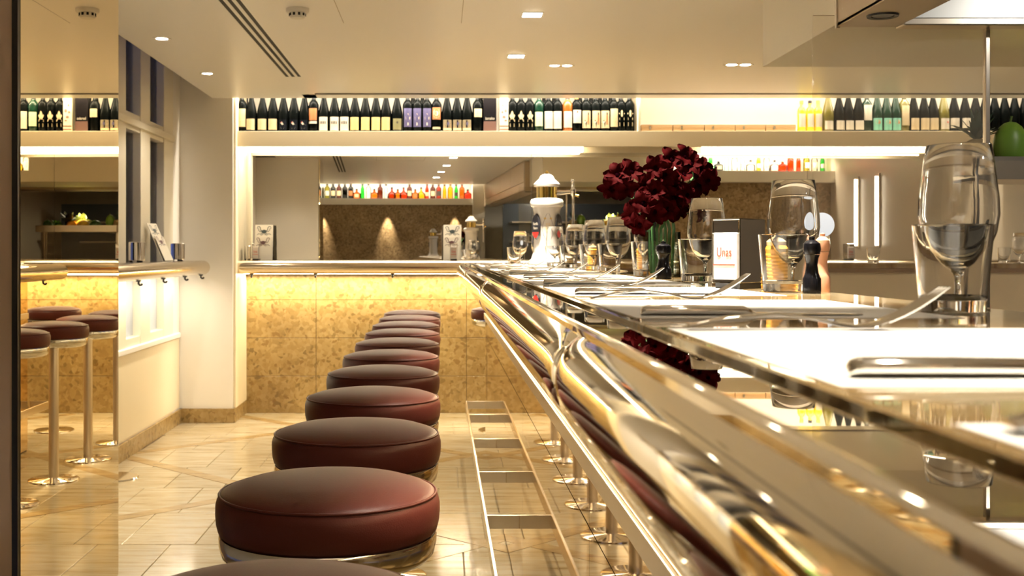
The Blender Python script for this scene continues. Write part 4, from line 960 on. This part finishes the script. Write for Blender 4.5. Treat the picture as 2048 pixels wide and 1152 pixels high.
# ================================================================== BEER TAP
M_CER = mat('white_ceramic', (.62, .59, .55), .15, coat=.3); M_BRASS = mat('polished_brass', (.80, .58, .18), .1, 1)
def beer_tap(label, loc):
    t = thing('beer_tap', label, 'beer tap', loc, 0, 'ceramic beer taps')
    lathe('base', [(0, 0), (.088, 0), (.090, .008), (.086, .022), (.074, .032), (.069, .050), (.066, .060), (0, .061)], M_CER, t, 40, ang=40)
    lathe('column', [(.065, .06), (.063, .10), (.061, .14), (.060, .20), (.062, .25), (.067, .272), (.068, .276), (0, .277)], M_CER, t, 40)
    lathe('collar', [(0, .274), (.066, .274), (.078, .284), (.080, .300), (.074, .314), (.058, .319), (0, .320)], M_CER, t, 40)
    lathe('brass_band', [(.049, .317), (.049, .375), (0, .376)], M_BRASS, t, 36)
    lathe('dome', [(.050, .372), (.062, .376), (.063, .386), (.052, .398), (.038, .410), (.030, .426), (.016, .434), (0, .436)], M_CER, t, 36)
    lathe('finial', [(.008, .434), (.009, .442), (.005, .450), (0, .452)], M_BRASS, t, 16)
    for a in (-1, 1):
        pv = [(.030*math.sin(2*PI*i/24), .062*math.cos(2*PI*i/24)) for i in range(24)]
        bl = mk('medallion', [(0, x, z) for x, z in pv]+[(.006, x*.9, z*.9) for x, z in pv], [tuple(range(24, 48))]+[(i, (i+1) % 24, 24+(i+1) % 24, 24+i) for i in range(24)], mat('medallion_black', (.015, .015, .02), .3), t, loc=(a*.0515, -.0345, .185), rot=(0, 0, (0 if a > 0 else PI)-a*.62))
        lo = [(x*.88, z*.88) for x, z in pv if z < -.020]
        mk('medallion_red', [(.0068, x, z) for x, z in lo], [tuple(range(len(lo)))], mat('medallion_red', (.70, .03, .02), .3), bl)
        text_mesh('lettering', 'Estrella', .019, M_LWHITE, bl, (.0070, 0, .012), (R(90), 0, R(90)), .0003, .62)
        text_mesh('lettering', 'Damm', .019, M_LWHITE, bl, (.0070, 0, -.008), (R(90), 0, R(90)), .0003, .62)
    # painted crest outline on the front
    pts = []
    for i in range(41):
        a = 2*PI*i/40; rr = 1+.10*math.cos(4*a)
        u, z = .024*math.sin(a)*rr, .175+.066*math.cos(a)*rr
        r_ = .0612; pts.append((r_*math.sin(u/r_), -r_*math.cos(u/r_), z))
    v, f = tube_vf(pts, .0008, 5, False); mk('crest_line', v, f, mat('crest_ink', (.10, .07, .12), .4), t)
    v, f = join([poly_patch(.0614, rect(-.001+.008*k, .001+.008*k, .155, .20)) for k in (-1, 0, 1)]+[poly_patch(.0614, ell(s_*.014, .222, .006, .005)) for s_ in (-1, 1)]); mk('crest_print', v, f, M_GOLD, t)
    tp = tube('tap_arm', [(.045, 0, .346), (.075, 0, .346), (.10, 0, .348), (.128, 0, .348)], [.014, .010, .008, .008], M_CHROME, t, 12)
    lathe('tap_valve', [(0, -.055), (.006, -.055), (.007, -.02), (.013, -.012), (.014, .014), (.008, .020), (.006, .045), (.010, .052), (.008, .062), (0, .063)], M_CHROME, tp, 16, loc=(.125, 0, .348))
    tube('tap_spout', [(.125, 0, .30), (.125, -.004, .25), (.125, -.004, .17)], .0062, M_CHROME, t, 10)
    tube('tap_lever', [(.128, 0, .338), (.150, -.01, .330)], [.005, .007], M_BRASS, t, 8)
    return t
bt = beer_tap('white ceramic beer tap column with brass band and chrome spout on the bar', (.505, 5.50, BARZ))
dup(bt, (.44, -.62, BARZ), 'second white ceramic beer tap, seen small in the rear mirror')

# ================================================================== AMARYLLIS
M_PETAL = mat('dark_red_petal', (.020, .0002, .0005), .75, spec=.02); M_THROAT = mat('dark_throat', (.004, .0004, .001), .9, spec=0); M_STEM = mat('flower_stem', (.06, .16, .05), .45)
def bloom_mesh(seed):
    rr = random.Random(seed); parts = []; parts2 = []
    for k in range(6):
        a = k*PI/3+rr.uniform(-.12, .12); L_ = .104*rr.uniform(.9, 1.12); wd = .066*rr.uniform(.9, 1.1) if k % 2 == 0 else .052
        op = rr.uniform(.95, 1.25)
        pts = []; nj = 7
        for j in range(nj):
            q = j/(nj-1)
            rad = .008+L_*math.sin(min(1.0, q*1.0)*op)*q**.55*.86
            hh = .075*q-.050*q**3*rr.uniform(.85, 1.15)
            w_ = wd*(math.sin(PI*(.08+.90*q)**1.25)**.75)*.5+.002
            for u in (-1, -.5, 0, .5, 1):
                ruf = .006*math.sin(7*q+u*3+k)*abs(u)*q
                pts.append((rad*math.cos(a)-u*w_*math.sin(a), rad*math.sin(a)+u*w_*math.cos(a), hh+ruf-.010*(1-u*u)*q+.004*abs(u)))
        parts.append((pts, [(5*j+i, 5*j+i+1, 5*j+6+i, 5*j+5+i) for j in range(nj-1) for i in range(4)]))
    parts.append(tube_vf([(0, 0, -.045), (0, 0, -.02), (0, 0, .006)], [.006, .009, .013], 8))
    return join(parts)
bm_cache = []
def bloom(parent, loc, d, i):
    if len(bm_cache) < 4:
        v, f = bloom_mesh(len(bm_cache)+3); o = autosmooth(mk('bloom', v, f, M_PETAL, parent), 70); bm_cache.append(o.data)
    else:
        o = bpy.data.objects.new('bloom', bm_cache[i % 4]); COL.objects.link(o); o.parent = parent
    o.scale = (FS, FS, FS); o.location = loc; o.rotation_euler = Vector(d).to_track_quat('Z', 'Y').to_euler()
    th = lathe('throat', [(0, .012), (.010, .014), (.013, .020), (0, .024)], M_THROAT, o, 10)
    return o
VXc, VYc = .562, 2.95; FS = .385
vase = thing('glass_vase', 'square clear glass vase holding the dark red amaryllis', 'vase', (VXc, VYc, BARZ)); vase.scale = (.55, .55, .57)
M_VASE = thin_glass('vase_glass', (.93, .96, .94), 1.45)
for a in ((-.075, .075, -.075, -.071), (-.075, .075, .071, .075), (-.075, -.071, -.071, .071), (.071, .075, -.071, .071)):
    box('vase_wall', M_VASE, vase, *a, .0, .20)
box('vase_base', M_VASE, vase, -.071, .071, -.071, .071, 0, .012)
STEMS = [('stem leaning out low over the bar toward the beer tap', [(1235, 352), (1262, 346), (1224, 378), (1250, 376)]),
         ('tallest stem at the top of the bunch', [(1342, 322), (1368, 316), (1312, 336), (1330, 350)]),
         ('stem facing the viewer at the heart of the bunch', [(1366, 352), (1345, 376), (1395, 372), (1298, 372)]),
         ('stem reaching out toward the spirit niche', [(1398, 340), (1414, 362), (1382, 330)]),
         ('short front stem low in the bunch', [(1326, 392), (1310, 425), (1288, 408), (1352, 418)]),
         ('low drooping stem over the rim beside the glasses', [(1268, 432), (1282, 450), (1380, 402), (1390, 425)]),
         ('back stem half hidden among the others', [(1372, 392), (1348, 398), (1310, 385), (1335, 420)])]
for i, (desc, bl) in enumerate(STEMS):
    t = thing('amaryllis', f'dark red amaryllis, {desc}', 'flower', (VXc, VYc, BARZ+.0072), 0, 'amaryllis in the glass vase')
    Yp = VYc-.04+.014*(i % 3)
    W3 = []
    for (x, y) in bl:
        Yq = Yp+random.uniform(-.022, .013); X, Z = PX(x, y, Yq); W3.append(Vector((X-VXc, Yq-VYc, Z-BARZ-.006)))
    c = sum(W3, Vector())/len(W3)
    bx = (i-3)*.0085
    hub = Vector((c.x*.92, c.y+.027, c.z-.014))
    p0 = Vector((bx, .006*(i % 3-1), .002)); p1 = Vector((bx*1.3, .0, .115))
    pts = [p0.lerp(p1, q/3) for q in range(4)]+[(p1.lerp(hub, q/4)+Vector((0, 0, .013*math.sin(PI*q/4)))) for q in range(1, 5)]
    tube('stem', pts, .0040, M_STEM, t, 8)
    for j, w3 in enumerate(W3):
        out = (w3-hub); out.y -= .04+random.uniform(0, .026); out.z += .0; out.normalize()
        bloom(t, w3, out, i+j)
        tube('pedicel', [hub, hub.lerp(w3, .6), w3-out*.018], .0018, M_STEM, t, 6)
